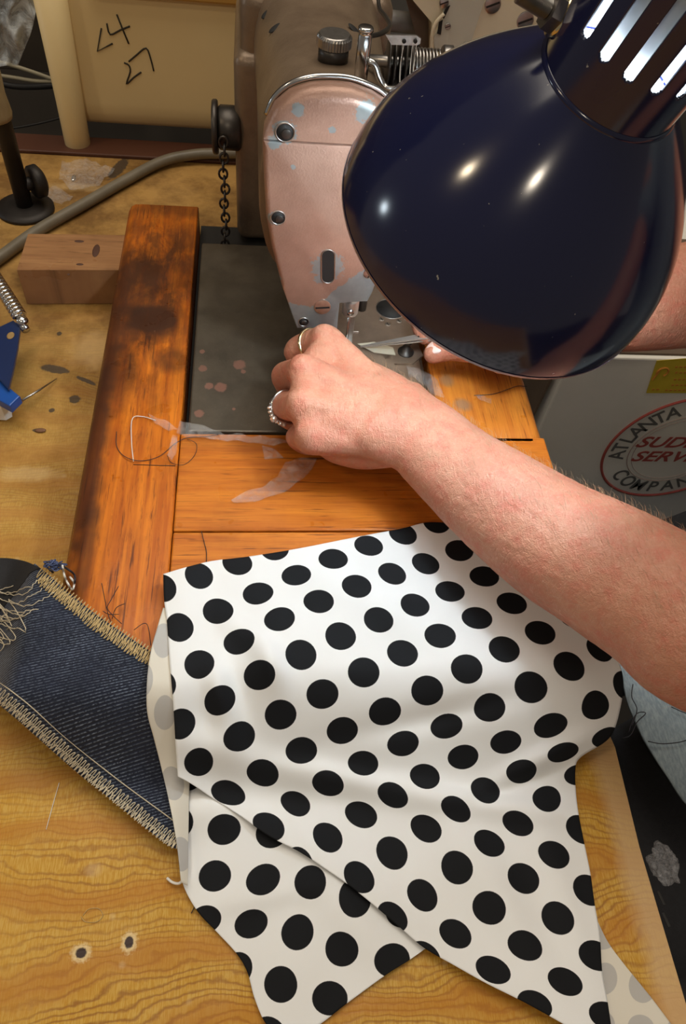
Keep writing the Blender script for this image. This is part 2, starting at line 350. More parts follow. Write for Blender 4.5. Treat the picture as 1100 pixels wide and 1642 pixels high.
# plastics and the rest
m = Mt('cream_plastic'); M['tote'] = m.fin(m.mix(m.mr(m.noise(6, 4), .3, .7), (.80, .62, .31), (.87, .69, .37)), .48, 0, m.bump(m.noise(40, 2), .05, .002))
M['rim'] = simple('amber_plastic', (.50, .27, .06), .4)
M['serger'] = simple('cream_enamel', (.78, .69, .50), .35, 0, 12, .12)
M['serger_grey'] = simple('grey_enamel', (.58, .56, .46), .38, 0, 20, .12)
M['card'] = simple('white_cardboard', (.80, .775, .70), .8, 0, 15, .06, .1, 500)
M['card_dark'] = simple('brown_cardboard', (.13, .09, .06), .85, 0, 30, .2)
M['ink_red'] = simple('red_ink', (.40, .075, .06), .8); M['ink_grey'] = simple('grey_ink', (.13, .13, .12), .8); M['ink_pale'] = simple('pale_red_ink', (.47, .36, .32), .8)
M['yellow'] = simple('yellow_paper', (.58, .44, .03), .7, 0, 60, .15)
M['orange_ink'] = simple('orange_ink', (.55, .22, .03), .8)
M['pencil'] = simple('marker_strokes', (.035, .028, .018), .8)
M['cable'] = simple('grey_rubber_cable', (.16, .135, .095), .42, 0, 60, .3)
M['black_rubber'] = simple('black_rubber', (.018, .016, .015), .5)
M['tape'] = simple('aged_masking_tape', (.34, .26, .13), .6, 0, 80, .4, .6, 200)
M['blue'] = simple('blue_enamel', (.010, .075, .33), .28); M['blue_dark'] = simple('dark_blue_enamel', (.010, .022, .080), .3)
M['white_plastic'] = simple('white_plastic', (.78, .78, .76), .35)
M['wall'] = simple('dark_boards', (.060, .048, .036), .8, 0, 8, .4)
M['floor'] = simple('dark_floor', (.05, .042, .034), .6, 0, 10, .4)
def film(name, alpha, col=(.9, .9, .9), bsc=140):
    m = Mt(name); n = m.noise(bsc, 4, None, .7, 1.5)
    return m.fin(col, .12, 0, m.bump(n, .9, .003), Alpha=m.mr(n, .35, .70, alpha * .45, min(1, alpha * 1.7)))
M['film'] = film('clear_tape_film', .10); M['bag'] = film('clear_plastic_bag', .33, (.8, .85, .88), 60)
# ------------------------------------------------------------------ setting
TZ = -.042                                    # plywood top; 0 is the top of the raised frame
struct(obj('floor', bx(-2, 2.2, -1.6, 2.2, -.80, -.75), M['floor'], None, False))
struct(obj('wall_back', bx(-2, 2.2, 1.35, 1.40, -.75, 1.6), M['wall'], None, False))
# work table
t = thing('work_table', 'golden plywood work table with wavy grain, darker brown at its far end', 'table', (-.1, .35, -.75))
tp = [(-.62, -.32), (.2195, -.32), (.2105, .0), (.2095, .08), (.2120, .135), (.2075, .165), (.2075, .62), (.22, .765), (-.62, .765)]
obj('tabletop', plate([Vector((x, y, TZ)) for x, y in tp][::-1], (0, 0, -.019)), M['ply'], t, False)
obj('back_strip', bx(-.62, .22, .766, .800, TZ - .02, TZ + .003, .001), simple('red_brown_strip', (.085, .03, .015), .5), t, False)
for (x, y) in ((-.55, -.25), (.16, -.25), (-.55, .72), (.16, .72)): obj('leg', bx(x - .02, x + .02, y - .02, y + .02, -.75, TZ - .021, .002), M['dark_steel'], t, False)
ch = []                                        # splintered dents along the edge
for (px, py) in [(1060, 1440), (1068, 1475)]:
    q = P(px, py, TZ); ch.append(box((q.x, q.y, TZ + .0002), (.0016, .007, .0006), .0003, (0, 0, .2)))
obj('edge_dent', join(*ch), M['hole'], t, False)
# raised wooden frame holding the machine
t = thing('machine_frame', 'varnished orange wooden frame raised around the sewing machine bed', 'machine frame', (.05, .4, TZ))
def rail(x0, x1, y0, y1, m, nm, bevl, bevr, z0=TZ + .0005, z1=0.):
    prof = [(x0, z0), (x0, z1 - bevl)] + [(x0 + bevl * (1 - math.cos(a)), z1 - bevl * (1 - math.sin(a))) for a in (PI / 8, PI / 4, 3 * PI / 8)] + [(x0 + bevl, z1), (x1 - bevr, z1)]
    prof += [(x1 - bevr * (1 - math.sin(a)), z1 - bevr * (1 - math.cos(a))) for a in (PI / 8, PI / 4, 3 * PI / 8)] + [(x1, z1 - bevr), (x1, z0)]
    ys = [y0, y0 + .0015] + [y0 + (y1 - y0) * k / 12 for k in range(1, 12)] + [y1 - .0015, y1]
    secs = []
    for i, y in enumerate(ys):
        k = .0012 if i in (0, len(ys) - 1) else 0
        secs.append([Vector((min(max(x, x0 + k), x1 - k), y, min(z, z1 - k))) for x, z in prof])
    return obj(nm, loft(secs), m, t, True, None, 40)
rail(-.1125, -.0505, .168, .616, M['rail_l'], 'side_rail', .012, .0015)
rail(.1305, .2055, .3385, .62, M['rail_r'], 'side_rail', .0015, .010)
def plank(x0, x1, y0, y1, z1=0.): return bx(x0, x1, y0, y1, TZ + .0005, z1, .0011)
obj('front_board', plank(-.0500, .2045, .2635, .3435), M['plank'], t, False)
obj('front_board', plank(-.0500, .2045, .1700, .2625), M['plank'], t, False)
obj('inner_ledge', bx(-.0498, .13, .3445, .62, TZ + .001, -.022), M['hole'], t, False)
gk = [(214, 745), (245, 746), (281, 747)]
obj('joint_line', tube([P(x, y, .0001) for x, y in gk], .00028, 6), M['hole'], t)
# pine block
t = tag(obj('wood_block', join(plate([P(45, 375, -.008), P(202, 377, -.008), P(192, 433, -.008), P(27, 433, -.008)], (0, 0, -.0335), 0)), M['pine'], None, False),
    'short block of bare reddish pine with knots, left of the frame', 'wood block')
t2 = []
for (px, py, rx, ry) in [(76, 440, .0035, .003), (84, 458, .006, .004), (58, 458, .0028, .0025)]:
    q = PY(px, py, .5275); t2.append(sphere((q.x, .5300, q.z), 1, 14, 8, (rx, .0006, ry)))
for (px, py, rx, ry) in [(154, 402, .003, .009), (127, 387, .004, .0018), (128, 424, .003, .0015), (110, 440, .0012, .0012)]:
    q = P(px, py, -.008); t2.append(sphere((q.x, q.y, -.008), 1, 12, 8, (rx, ry, .0004)))
o = obj('knot', join(*t2), simple('knot_wood', (.07, .025, .012), .6), None); o.parent = t
# ------------------------------------------------------------------ sewing machine
sm = thing('sewing_machine', 'old brown industrial sewing machine with chipped pinkish face plate', 'sewing machine', (.04, .45, -.01))
obj('bed', join(bx(-.0455, .1265, .3460, .5620, -.020, -.0005, .0015)), M['bed'], sm, False)
FY = .405
def prof2(pts, y): return [Vector((x, y, z)) for x, z in pts]
# face outline (x, z) traced on the plane of the face plate
fo_px = [(470, 512), (476, 527), (541, 528), (545, 487), (590, 484), (608, 450), (632, 400), (643, 330), (646, 240), (640, 205), (622, 175), (599, 160), (565, 148), (532, 145), (498, 147), (465, 158), (441, 178), (424, 212), (421, 240), (424, 300), (427, 350), (436, 399), (450, 455)]
fo = [(PY(x, y, FY).x, PY(x, y, FY).z) for x, y in fo_px]
split = PY(500, 229, FY).z
def clip(poly, z0, up):
    out = []
    for i in range(len(poly)):
        a, b = poly[i], poly[(i + 1) % len(poly)]; ia = (a[1] > z0) == up; ib = (b[1] > z0) == up
        if ia: out.append(a)
        if ia != ib:
            k = (z0 - a[1]) / (b[1] - a[1]); out.append((a[0] + (b[0] - a[0]) * k, z0))
    return out
def faceplate(poly, nm, th, dy=0.):
    # outline -> slab with a rounded front rim (inset rings)
    cx = sum(p[0] for p in poly) / len(poly); cz = sum(p[1] for p in poly) / len(poly)
    P2 = []
    for i in range(len(poly)):                 # resample
        a, b = poly[i], poly[(i + 1) % len(poly)]; n = max(1, int(math.hypot(b[0] - a[0], b[1] - a[1]) / .004))
        for k in range(n): P2.append((a[0] + (b[0] - a[0]) * k / n, a[1] + (b[1] - a[1]) * k / n))
    n = len(P2)
    def inset(d, exempt):
        out = []
        for i in range(n):
            a = P2[i - 1]; b = P2[(i + 1) % n]; tx, tz = b[0] - a[0], b[1] - a[1]; l = math.hypot(tx, tz) or 1
            nx, nz = tz / l, -tx / l
            if (cx - P2[i][0]) * nx + (cz - P2[i][1]) * nz < 0: nx, nz = -nx, -nz
            k = d * exempt(P2[i]); out.append((P2[i][0] + nx * k, P2[i][1] + nz * k))
        return out
    return P2, inset
def slab(poly, nm, mat, rnd, y_front, th, exempt, nseg=5, parent=None):
    P2, inset = faceplate(poly, nm, th); secs = [prof2(inset(0, exempt), y_front + th)]
    for k in range(nseg + 1):
        a = PI / 2 * k / nseg; secs.append(prof2(inset(rnd * (1 - math.cos(a)), exempt), y_front + rnd * (1 - math.sin(a))))
    return obj(nm, loft(secs), mat, parent or sm, True, None, 50)
up_poly = clip(fo, split + .0004, True); lo_poly = clip(fo, split - .0004, False)
slab(up_poly, 'top_cover', M['face'], .007, FY, .012, lambda p: min(1, max(0., (p[1] - split - .001) / .006)), parent=sm)
slab(lo_poly, 'face_plate', M['face'], .0035, FY, .012, lambda p: .25 if p[1] > split - .004 or p[1] < .075 else 1., parent=sm)
# chrome rim over the top
rimp = [Vector((x, FY + .0135, z + .0005)) for x, z in [(PY(a, b, FY).x, PY(a, b, FY).z) for a, b in [(428, 205), (441, 177), (465, 156), (498, 145), (532, 143), (565, 146), (599, 158), (622, 173), (640, 203)]]]
obj('chrome_rim', tube(catmull(rimp, 5), .0017, 8), M['chrome'], sm)
# arm: rounded sections going back into the column
def arm_sec(y, xc, hw, zb, zt, n=40, e=2.7):
    out = []
    zc = (zb + zt) / 2; hh = (zt - zb) / 2
    for k in range(n):
        a = 2 * PI * k / n; ca, sa = math.cos(a), math.sin(a)
        ex = e if sa < 0 else 2.2
        out.append(Vector((xc + hw * math.copysign(abs(ca) ** (2 / 2.8), ca), y, zc + hh * math.copysign(abs(sa) ** (2 / ex), sa))))
    return out
A = [(.4172, .0430, .0400, .072, .1930), (.425, .0432, .0415, .075, .1935), (.46, .0438, .0425, .085, .190), (.50, .0440, .0430, .095, .187), (.54, .0445, .0440, .10, .186), (.58, .0450, .0455, .095, .187), (.62, .0455, .048, .07, .190), (.66, .046, .052, .02, .195), (.70, .046, .054, .0, .198), (.73, .046, .050, .0, .196)]
obj('arm', loft([arm_sec(*a) for a in A]), M['arm'], sm, True)
obj('column', join(bx(-.0165, .105, .595, .72, -.02, .135, .009, 4), bx(-.012, .1, .60, .72, .10, .175, .012, 4)), M['arm'], sm, True, None, 40)
obj('lower_housing', join(bx(.0180, .070, .4175, .47, .060, .13, .006, 3)), M['arm'], sm, True, None, 40)
# side boss with a hand wheel disc at the left
q = PY(365, 210, .60)
obj('side_boss', join(cyl((-.012, .605, q.z), (-.030, .605, q.z), .0165, 24, .002)), M['dark_steel'], sm)
obj('side_disc', cyl((-.030, .605, q.z), (-.0345, .605, q.z), .020, 28, .001), M['dark_steel'], sm)
# screws and recesses of the face plate
def screw(c, n, r, h, mat, parent, slot=0., nm='screw'):
    c = Vector(c); n = Vector(n).normalized()
    o = obj(nm, lathe([(0, r), (h * .7, r), (h, r * .85)], c, n, 24), mat, parent, True, None, 35)
    s, u = frame_of(n); d = s * math.cos(slot) + u * math.sin(slot); e = n.cross(d)
    a = c + n * (h + .00015)
    pts = [a + d * r * .85 + e * r * .12, a - d * r * .85 + e * r * .12, a - d * r * .85 - e * r * .12, a + d * r * .85 - e * r * .12]
    so = obj('slot', plate(pts, -n * .0004), M['hole'], None, False); so.parent = o; so.matrix_parent_inverse = Matrix.Translation(-parent.location) if False else Matrix.Identity(4)
    return o
def recess(px, py, r, nm='screw_recess', rim=True):
    q = PY(px, py, FY); q.y = FY
    prt = [lathe([(-.0003, r * 1.12), (.0005, r * 1.10), (.0006, r * .98), (-.0001, r * .96)], q, (0, -1, 0), 28, False, False)]
    o = obj(nm, join(*prt), M['steel'], sm)
    d = obj('recess_floor', join(cyl(q + Vector((0, .0002, 0)), q + Vector((0, -.0002, 0)), r * .97, 24)), M['hole'], None); d.parent = o
    e = obj('screw_head', join(lathe([(0, r * .62), (.0004, r * .5)], q + Vector((r * .18, -.0002, -r * .2)), (0, -1, 0), 18)), M['dark_steel'], None); e.parent = o
recess(457, 212, .0049); recess(446, 349, .0042); recess(487, 516, .0034)
# oblong slot
qa = PY(526, 410, FY); qb = PY(526, 445, FY); r = .0043
pts = [Vector((qa.x + r * math.cos(a), FY - .0001, qa.z + r * math.sin(a))) for a in np.linspace(0, PI, 10)] + [Vector((qb.x + r * math.cos(a), FY - .0001, qb.z + r * math.sin(a))) for a in np.linspace(PI, 2 * PI, 10)]
o = obj('oiling_slot', plate(pts, (0, .0006, 0)), M['hole'], sm, False)
d = obj('slot_rim', tube(pts, .0005, 6, True), M['steel'], None); d.parent = o
q = PY(517, 492, FY); q.y = FY + .0002; screw(q, (0, -1, 0), .0056, .0012, simple('coppery_screw', (.40, .24, .17), .35, .7, 300, .4), sm, .1, 'face_screw')
q = PY(592, 438, FY); q.y = FY + .0002; screw(q, (0, -1, 0), .0036, .0012, M['steel'], sm, 1.4, 'face_screw')
# oil cap on top
q = PY(531, 132, .462); q.z = .1895
obj('oil_cap_neck', cyl(q, q + Vector((0, 0, .008)), .0088, 24), M['dark_steel'], sm)
V = []
kn = lathe([(0, .0085), (.001, .0098), (.0055, .0098), (.0068, .0090), (.0072, .0085)], q + Vector((0, 0, .007)), (0, 0, 1), 72)
kv, kf = kn; kv = [v if not (72 <= i < 216) else v + (Vector((v.x - q.x, v.y - q.y, 0)).normalized() * (.0003 if i % 2 else -.0002)) for i, v in enumerate(kv)]
obj('oil_cap', (kv, kf), M['steel'], sm, False)
# oval plugs on the arm
for (px, py, rt) in [(441, 45, .5), (568, 47, -.6), (428, 22, .9)]:
    q = P(px, py, .176); q.z = .0
    # find the arm surface height
    zt = .187; yy = P(px, py, zt).y; xx = P(px, py, zt).x; xr = (xx - .0442) / .0435
    zt = .141 + .0455 * max(0, (1 - min(.98, abs(xr)) ** 2.8)) ** (1 / 2.2)
    for _ in range(4): qq = P(px, py, zt); xr = (qq.x - .0442) / .0435; zt = .141 + .0457 * max(0, (1 - min(.98, abs(xr)) ** 2.8)) ** (1 / 2.2)
    qq.z = zt
    R = Matrix.Rotation(rt, 3, 'Z') if False else rotm((0, math.copysign(.55, xr), rt * .6))
    obj('oil_hole', sphere(qq, .0048, 18, 8, (1.0, .62, .16), R), M['hole'], sm)
# thread post with curved finger guard, take-up and tension discs
pa = PY(576, 146, .436); pb = PY(584, 62, .436)
obj('thread_post', lathe([(0, .0038), (pb.z - pa.z + .004, .0038), (pb.z - pa.z + .0055, .0030), (pb.z - pa.z + .0060, .0043), (pb.z - pa.z + .0075, .0043), (pb.z - pa.z + .008, .0036)], (pa.x, .436, pa.z - .002), (0, 0, 1), 20), M['chrome'], sm)
gp = [PY(591, 98, .434), PY(601, 104, .433), PY(607, 122, .432), PY(617, 139, .430), PY(630, 143, .426), PY(648, 138, .420), PY(668, 128, .414)]
obj('finger_guard', tube(catmull(gp, 6), .0019, 12), M['chrome'], sm)
lp = [PY(592, 58, .437), PY(610, 54, .45), PY(625, 42, .47), PY(618, 26, .49), PY(608, 12, .51), PY(606, -20, .53)]
obj('wire_loop', tube(catmull(lp, 6), .0013, 8), M['dark_steel'], sm)
ga, gb = PY(614, 60, .438), PY(672, 62, .438)
gpl = [PY(618, 56, .438), PY(668, 57, .438), PY(675, 62, .438), PY(674, 70, .438), PY(668, 73, .438), PY(628, 72, .438)]
o = obj('guide_bracket', plate(gpl, (0, .0012, 0)), M['steel'], sm, False)
for (px, py) in ((648, 66), (666, 66)):
    q = PY(px, py, .4376); d = obj('guide_eye', cyl(q, q + Vector((0, -.0004, 0)), .0011, 14), M['hole'], None); d.parent = o
q0 = PY(612, 98, .462); ax = Vector((1, -.05, .02)).normalized()
tv = [cyl(q0 - ax * .012, q0 + ax * .035, .0032, 16)]
obj('tension_stud', join(*tv), M['steel'], sm)
for k in range(5):
    q = q0 + ax * (.003 + .0032 * k); obj('tension_disc', lathe([(0, .0115), (.0005, .0128), (.0011, .0128), (.0016, .0115)], q, ax, 28), M['dark_steel'], sm)
sp = [q0 + ax * (.0185 + .0155 * k / 96) + (Vector((0, 1, 0)) * math.cos(k * PI / 6) + Vector((0, 0, 1)) * math.sin(k * PI / 6)) * .0078 for k in range(97)]
obj('tension_spring', tube(sp, .0007, 6), M['steel'], sm)
obj('tension_nut', lathe([(0, .0095), (.001, .0105), (.006, .0105), (.007, .009)], q0 + ax * .0345, ax, 28), M['steel'], sm)
obj('side_plate', bx(.078, .0905, .436, .500, .145, .184, .004), M['dark_steel'], sm, True, None, 40)
th_ = [[PY(648, 68, .438), PY(642, 105, .44), PY(641, 143, .424)], [PY(662, 70, .438), PY(659, 95, .44), PY(656, 135, .42)], [PY(668, 70, .438), PY(664, 100, .44), PY(661, 133, .418)]]
for pts in th_: obj('machine_thread', tube(catmull(pts, 4), .00022, 5), M['white_thread'], sm)
# needle bar, clamp, presser bar
nb = PY(563, 484, .424)
obj('needle_bar', cyl((nb.x, .424, .050), (nb.x, .424, .075), .0030, 16), M['chrome'], sm)
o = obj('needle_clamp', lathe([(0, .0052), (.001, .0058), (.0115, .0058), (.0125, .0050)], (nb.x, .424, .0405), (0, 0, 1), 24), M['bright'], sm)
q = PY(561, 512, .418); q2 = obj('clamp_screw', cyl((nb.x - .0005, .4190, .0455), (nb.x - .0005, .4172, .0455), .0025, 16), M['chrome'], None); q2.parent = o
obj('needle', join(cyl((nb.x, .424, .041), (nb.x, .424, .004), .0009, 10)), M['chrome'], sm)
obj('presser_foot', join(bx(nb.x + .0005, nb.x + .0045, .4235, .4275, .008, .040, .0006), bx(nb.x - .002, nb.x + .008, .409, .430, .0035, .0065, .0008), cyl((nb.x + .0045, .4255, .022), (nb.x + .0085, .4255, .022), .0009, 8)), M['steel'], sm, False)
obj('presser_bar', cyl((nb.x + .010, .436, .035), (nb.x + .010, .436, .075), .0036, 16), M['dark_steel'], sm)
# needle plate, slide plate, big hole, thumb screw, guides
obj('slide_plate', bx(.0600, .1235, .3475, .5150, -.0006, .0012, .0006), M['slide'], sm, False)
q = P(627, 495, .0014)
o = obj('plate_hole', lathe([(0, .0125), (.0003, .0125), (.0003, .0118), (0, .0118)], (q.x, q.y, .00115), (0, 0, 1), 32, False, False), M['steel'], sm)
d = obj('hole_floor', cyl((q.x, q.y, .0012), (q.x, q.y, .0013), .0119, 32), M['hole'], None); d.parent = o
q = P(650, 567, .0015)
obj('hold_down_plate', plate([P(618, 585, .0013), P(612, 562, .0013), P(628, 552, .0013), P(668, 552, .0013), P(678, 572, .0013), P(662, 585, .0013)], (0, 0, .0015)), M['slide'], sm, False)
o = obj('thumb_screw', lathe([(0, .0062), (.0010, .0062), (.0011, .0036), (.005, .0033), (.0054, .0022), (.0095, .0022), (.0097, .0036), (.0118, .0036), (.0121, .0030)], (q.x, q.y, .0028), (0, 0, 1), 24), M['dark_steel'], sm)
for (px, py) in ((640, 515), (668, 535), (612, 512), (622, 520)):
    q = P(px, py, .0012); screw((q.x, q.y, .0011), (0, 0, 1), .0022, .0003, M['steel'], sm, .4, 'plate_screw')
obj('throat_plate', plate([P(530, 545, .0012), P(618, 548, .0012), P(625, 575, .0012), P(640, 600, .0012), P(560, 610, .0012)], (0, 0, .0016)), M['slide'], sm, False)
q = P(643, 588, .003)
# the little folder of paper/fabric scrap under the foot
tag(obj('fabric_scrap', plate([P(573, 552, .0032), P(600, 549, .0032), P(630, 558, .0032), P(634, 570, .0032), P(600, 566, .0032)], (0, 0, .0006)), simple('pale_scrap', (.52, .47, .36), .8), None, False), 'pale scrap of cloth under the presser foot at the tweezer tip', 'cloth scrap')
# chain hanging at the column
links = []
q0 = PY(358, 225, .595)
n = 15
top = PY(358, 228, .586); bot = PY(362, 392, .586)
for k in range(n):
    c_ = top.lerp(bot, k / (n - 1)) + Vector((.0008 * math.sin(k * 1.3), 0, 0)); L = (top - bot).length / n * .72; al = k % 2
    links.append(tube([c_ + Vector(((0 if al else math.cos(a) * .0034), (math.cos(a) * .0034 if al else 0), math.sin(a) * L)) for a in np.linspace(0, 2 * PI, 13)[:-1]], .0010, 6, True))
t = tag(obj('pull_chain', join(*links), M['dark_steel']), 'dark metal link chain hanging beside the machine column', 'chain')

# ------------------------------------------------------------------ desk lamp
LC = Vector((.1137, .3013, .1885)); LA = Vector((.1885, -.2805, .9412)).normalized(); LL = .0808
cf = np.polyfit(np.linspace(0, 1, 7), [.078, .0765, .0722, .0648, .0547, .0424, .0277], 4)
lamp = thing('desk_lamp', 'glossy navy desk lamp with a domed shade and slotted neck', 'lamp', LC)
outer = [(0, .0780)] + [(LL * t_, float(np.polyval(cf, t_))) for t_ in np.linspace(.02, 1, 36)]
inner = [(t_, r_ - .0012) for t_, r_ in outer[::-1]]
o = obj('lamp_shade', lathe(outer, LC, LA, 96, False, False), M['navy'], lamp)
d = obj('shade_lining', lathe([(0, .0768)] + inner[::-1][1:], LC, LA, 96, False, False), M['lamp_white'], lamp)
obj('shade_rim', lathe([(0, .0766), (-.0006, .0768), (-.0006, .0781), (0, .0783), (.0010, .0783)], LC, LA, 96, False, False), simple('worn_bare_rim', (.30, .24, .25), .35, .6), lamp)
# neck with slots cut through
NS = 120; n0 = LL - .001; NL = .105; ns_ = 30
s_, u_ = frame_of(LA)
def ang_of(px, py):                            # angle round the neck of a traced point
    r_ = ray(px, py).normalized(); best = None
    for k in range(720):
        a = 2 * PI * k / 720; nrm = s_ * math.cos(a) + u_ * math.sin(a)
        for tt in np.linspace(n0, n0 + NL, 50):
            p = LC + LA * tt + nrm * .0277; dcam = (p - Vector((0, 0, CH)))
            if dcam.dot(nrm) > 0: continue
            dd = (dcam.normalized() - r_).length
            if best is None or dd < best[0]: best = (dd, a, tt)
    return best[1], best[2]
a1, t1 = ang_of(965, 96); a2, t2_ = ang_of(1046, 152)
a3, t3 = ang_of(935, 60)
da = (a2 - a1) / 2
tb = (t1 + t2_) / 2
slots = [(a1 + da * k, tb, NL * .62 + n0) for k in (-1, 0, 1, 2, 3)] + [(a1 + da * k, tb, NL * .62 + n0) for k in (6, 7, 8, 9, 10)]
tv = list(np.linspace(n0, n0 + NL, 240))
NS = 420; hw = abs(da) * .20; nprof = [(x, .0277) for x in tv]
def keep(i, k):
    a = 2 * PI * (k + .5) / NS; tt = (tv[i] + tv[i + 1]) / 2
    for (sa, s0, s1) in slots:
        dl = abs((a - sa + PI) % (2 * PI) - PI) * .0277; w_ = hw * .0277
        if tt < s0 + w_ and tt > s0 - .0: ww = math.sqrt(max(0, w_ ** 2 - (s0 + w_ - tt) ** 2))
        elif tt > s1 - w_ and tt < s1: ww = math.sqrt(max(0, w_ ** 2 - (tt - s1 + w_) ** 2))
        elif s0 < tt < s1: ww = w_
        else: continue
        if dl < ww: return False
    return True
nk = obj('lamp_neck', lathe(nprof, LC, LA, NS, False, True, keep), M['navy'], lamp, True)
nk.data.materials.append(simple('neck_lining', (.07, .075, .085), .5))
sol = nk.modifiers.new('t', 'SOLIDIFY'); sol.thickness = .0011; sol.offset = -1; sol.material_offset = 1; sol.material_offset_rim = 0
obj('neck_collar', lathe([(n0 - .0016, .0277), (n0 - .0002, .0288), (n0 + .0012, .0286), (n0 + .0018, .0278)], LC, LA, 96, False, False), M['navy'], lamp)
BC = LC + LA * .066
o = obj('light_bulb', join(sphere(BC, .0180, 24, 14)), M['bulb'], lamp)
obj('bulb_socket', cyl(BC + LA * .019, BC + LA * .05, .0125, 24), M['lamp_white'], lamp)
# pivot bolt and wing nut behind the neck
qa = P(838, -8, .315); qb = P(896, 28, .300); dv = (qb - qa)
side = (LC + LA * (n0 + .055)) + ((-s_) if ((-s_).x < s_.x) else s_) * .030
bolt_c = PY(888, 30, .27)
A0 = PY(835, -12, .285); B0 = PY(893, 24, .285)
th = [A0.lerp(B0, k / 200) for k in range(201)]
obj('pivot_bolt', tube(th, [.0030 + .0005 * math.cos(k * PI / 3) for k in range(201)], 14), M['steel'], lamp)
bdir = (B0 - A0).normalized()
obj('lock_nut', lathe([(0, .0062), (.004, .0062)], B0 - bdir * .004, bdir, 6), M['steel'], lamp, False)
obj('nut_washer', lathe([(0, .0070), (.0012, .0070)], B0 + bdir * .0003, bdir, 24), M['gold'], lamp)
C0 = LC + LA * (n0 + .060); e_ = (B0 - C0) - LA * (B0 - C0).dot(LA)
obj('pivot_lug', box((B0 + bdir * .0005 + C0 + e_.normalized() * .027) / 2, (.0035, .016, .018), .001, (.3, .4, .5)), M['dark_steel'], lamp, False)
AR = LC + LA * (n0 + NL)
obj('lamp_arm', tube([AR - LA * .002, AR + LA * .05, AR + Vector((.10, .10, .12)), AR + Vector((.30, .40, .10))], .008, 14), M['navy'], lamp)

# ------------------------------------------------------------------ cloth
def h_den(x, y):
    k = min(1, max(0, (y - .118) / .045)); k = k * k * (3 - 2 * k)
    kx_ = min(1, max(0, (x + .150) / .030)); kx_ = kx_ * kx_ * (3 - 2 * kx_)
    z = TZ + .010 + (-TZ - .0065) * k * (.30 + .70 * kx_)
    return z + .0014 * mnoise.noise(Vector((x * 22, y * 22, 9))) 
def h_cot(x, y):
    # the cloth lies on the frame top (0), falls over its front edge and lies on the plywood
    k = min(1, max(0, (y - .108) / (.172 - .108))); k = k * k * (3 - 2 * k)
    base = TZ + .0012 + (-TZ + .0006) * k
    w_ = min(1, max(0, (-.022 - x) / .022)); w_ = w_ * w_ * (3 - 2 * w_)          # it also lies over the end of the denim
    if w_ > 0 and y > .045: base += w_ * max(0, h_den(x, y) + .0042 - base) * min(1, (y - .045) / .02)
    return base
def bumpf(x, y, cx, cy, sx, sy, rot, amp):
    dx, dy = x - cx, y - cy; c_, s2 = math.cos(rot), math.sin(rot); u, v = dx * c_ + dy * s2, -dx * s2 + dy * c_
    return amp * math.exp(-(u / sx) ** 2 - (v / sy) ** 2)
BUMPS = []
def addb(px, py, z, sx, sy, rot, amp): q = P(px, py, z); BUMPS.append((q.x, q.y, sx, sy, rot, amp))
addb(432, 1072, -.002, .0085, .016, .45, .0095); addb(352, 1125, -.01, .008, .020, .3, .0065); addb(385, 1115, -.006, .007, .016, .4, -.004)
addb(330, 1215, -.03, .022, .010, -.2, .007); addb(520, 1250, -.036, .05, .007, -.18, .0055); addb(760, 1290, -.036, .07, .007, -.15, .005)
addb(700, 1155, -.02, .05, .006, .15, -.004); addb(880, 1215, -.03, .035, .006, .35, .006); addb(850, 1245, -.03, .03, .004, .3, -.003)
addb(700, 1320, TZ, .02, .04, .5, .003); addb(800, 1450, TZ, .012, .06, .45, .004); addb(900, 1450, TZ, .01, .05, .1, .003)
addb(560, 960, 0, .012, .05, 1.1, .0022); addb(640, 1000, 0, .010, .05, .9, .0018); addb(450, 1000, 0, .012, .03, .6, .0025); addb(380, 1010, 0, .008, .02, .9, .003)
addb(330, 1300, TZ, .02, .008, -.5, .003)
def h_main(x, y):
    z = h_cot(x, y)
    for b in BUMPS: z += bumpf(x, y, *b)
    z += .0014 * mnoise.noise(Vector((x * 28, y * 28, 1.3)))
    return z
def trace(px, py, hf, lift=0.):
    z = 0.
    for _ in range(14):
        q = P(px, py, z); z = .5 * z + .5 * (hf(q.x, q.y) + lift)
    q = P(px, py, z); return q
def resample(poly, n):
    pts = [Vector((a, b, 0)) for a, b in poly]; pts = catmull(pts, 8) if len(pts) > 2 else pts
    L = [0]
    for i in range(1, len(pts)): L.append(L[-1] + (pts[i] - pts[i - 1]).length)
    out = []
    for k in range(n):
        d = L[-1] * k / (n - 1); i = min(max(np.searchsorted(L, d), 1), len(pts) - 1)
        f_ = (d - L[i - 1]) / max(1e-9, L[i] - L[i - 1]); p = pts[i - 1].lerp(pts[i], f_); out.append((p.x, p.y))
    return out
def coons(top, bottom, left, right, nu, nv):    # outline curves; top/bottom run left->right, left/right run top->bottom
    T = resample(top, nu); B = resample(bottom, nu); L = resample(left, nv); R = resample(right, nv)
    T, B, L, R = map(np.array, (T, B, L, R)); out = np.zeros((nv, nu, 2))
    for j in range(nv):
        v = j / (nv - 1)
        for i in range(nu):
            u = i / (nu - 1)
            out[j, i] = (1 - v) * T[i] + v * B[i] + (1 - u) * L[j] + u * R[j] - ((1 - u) * (1 - v) * T[0] + u * (1 - v) * T[-1] + (1 - u) * v * B[0] + u * v * B[-1])
    return out
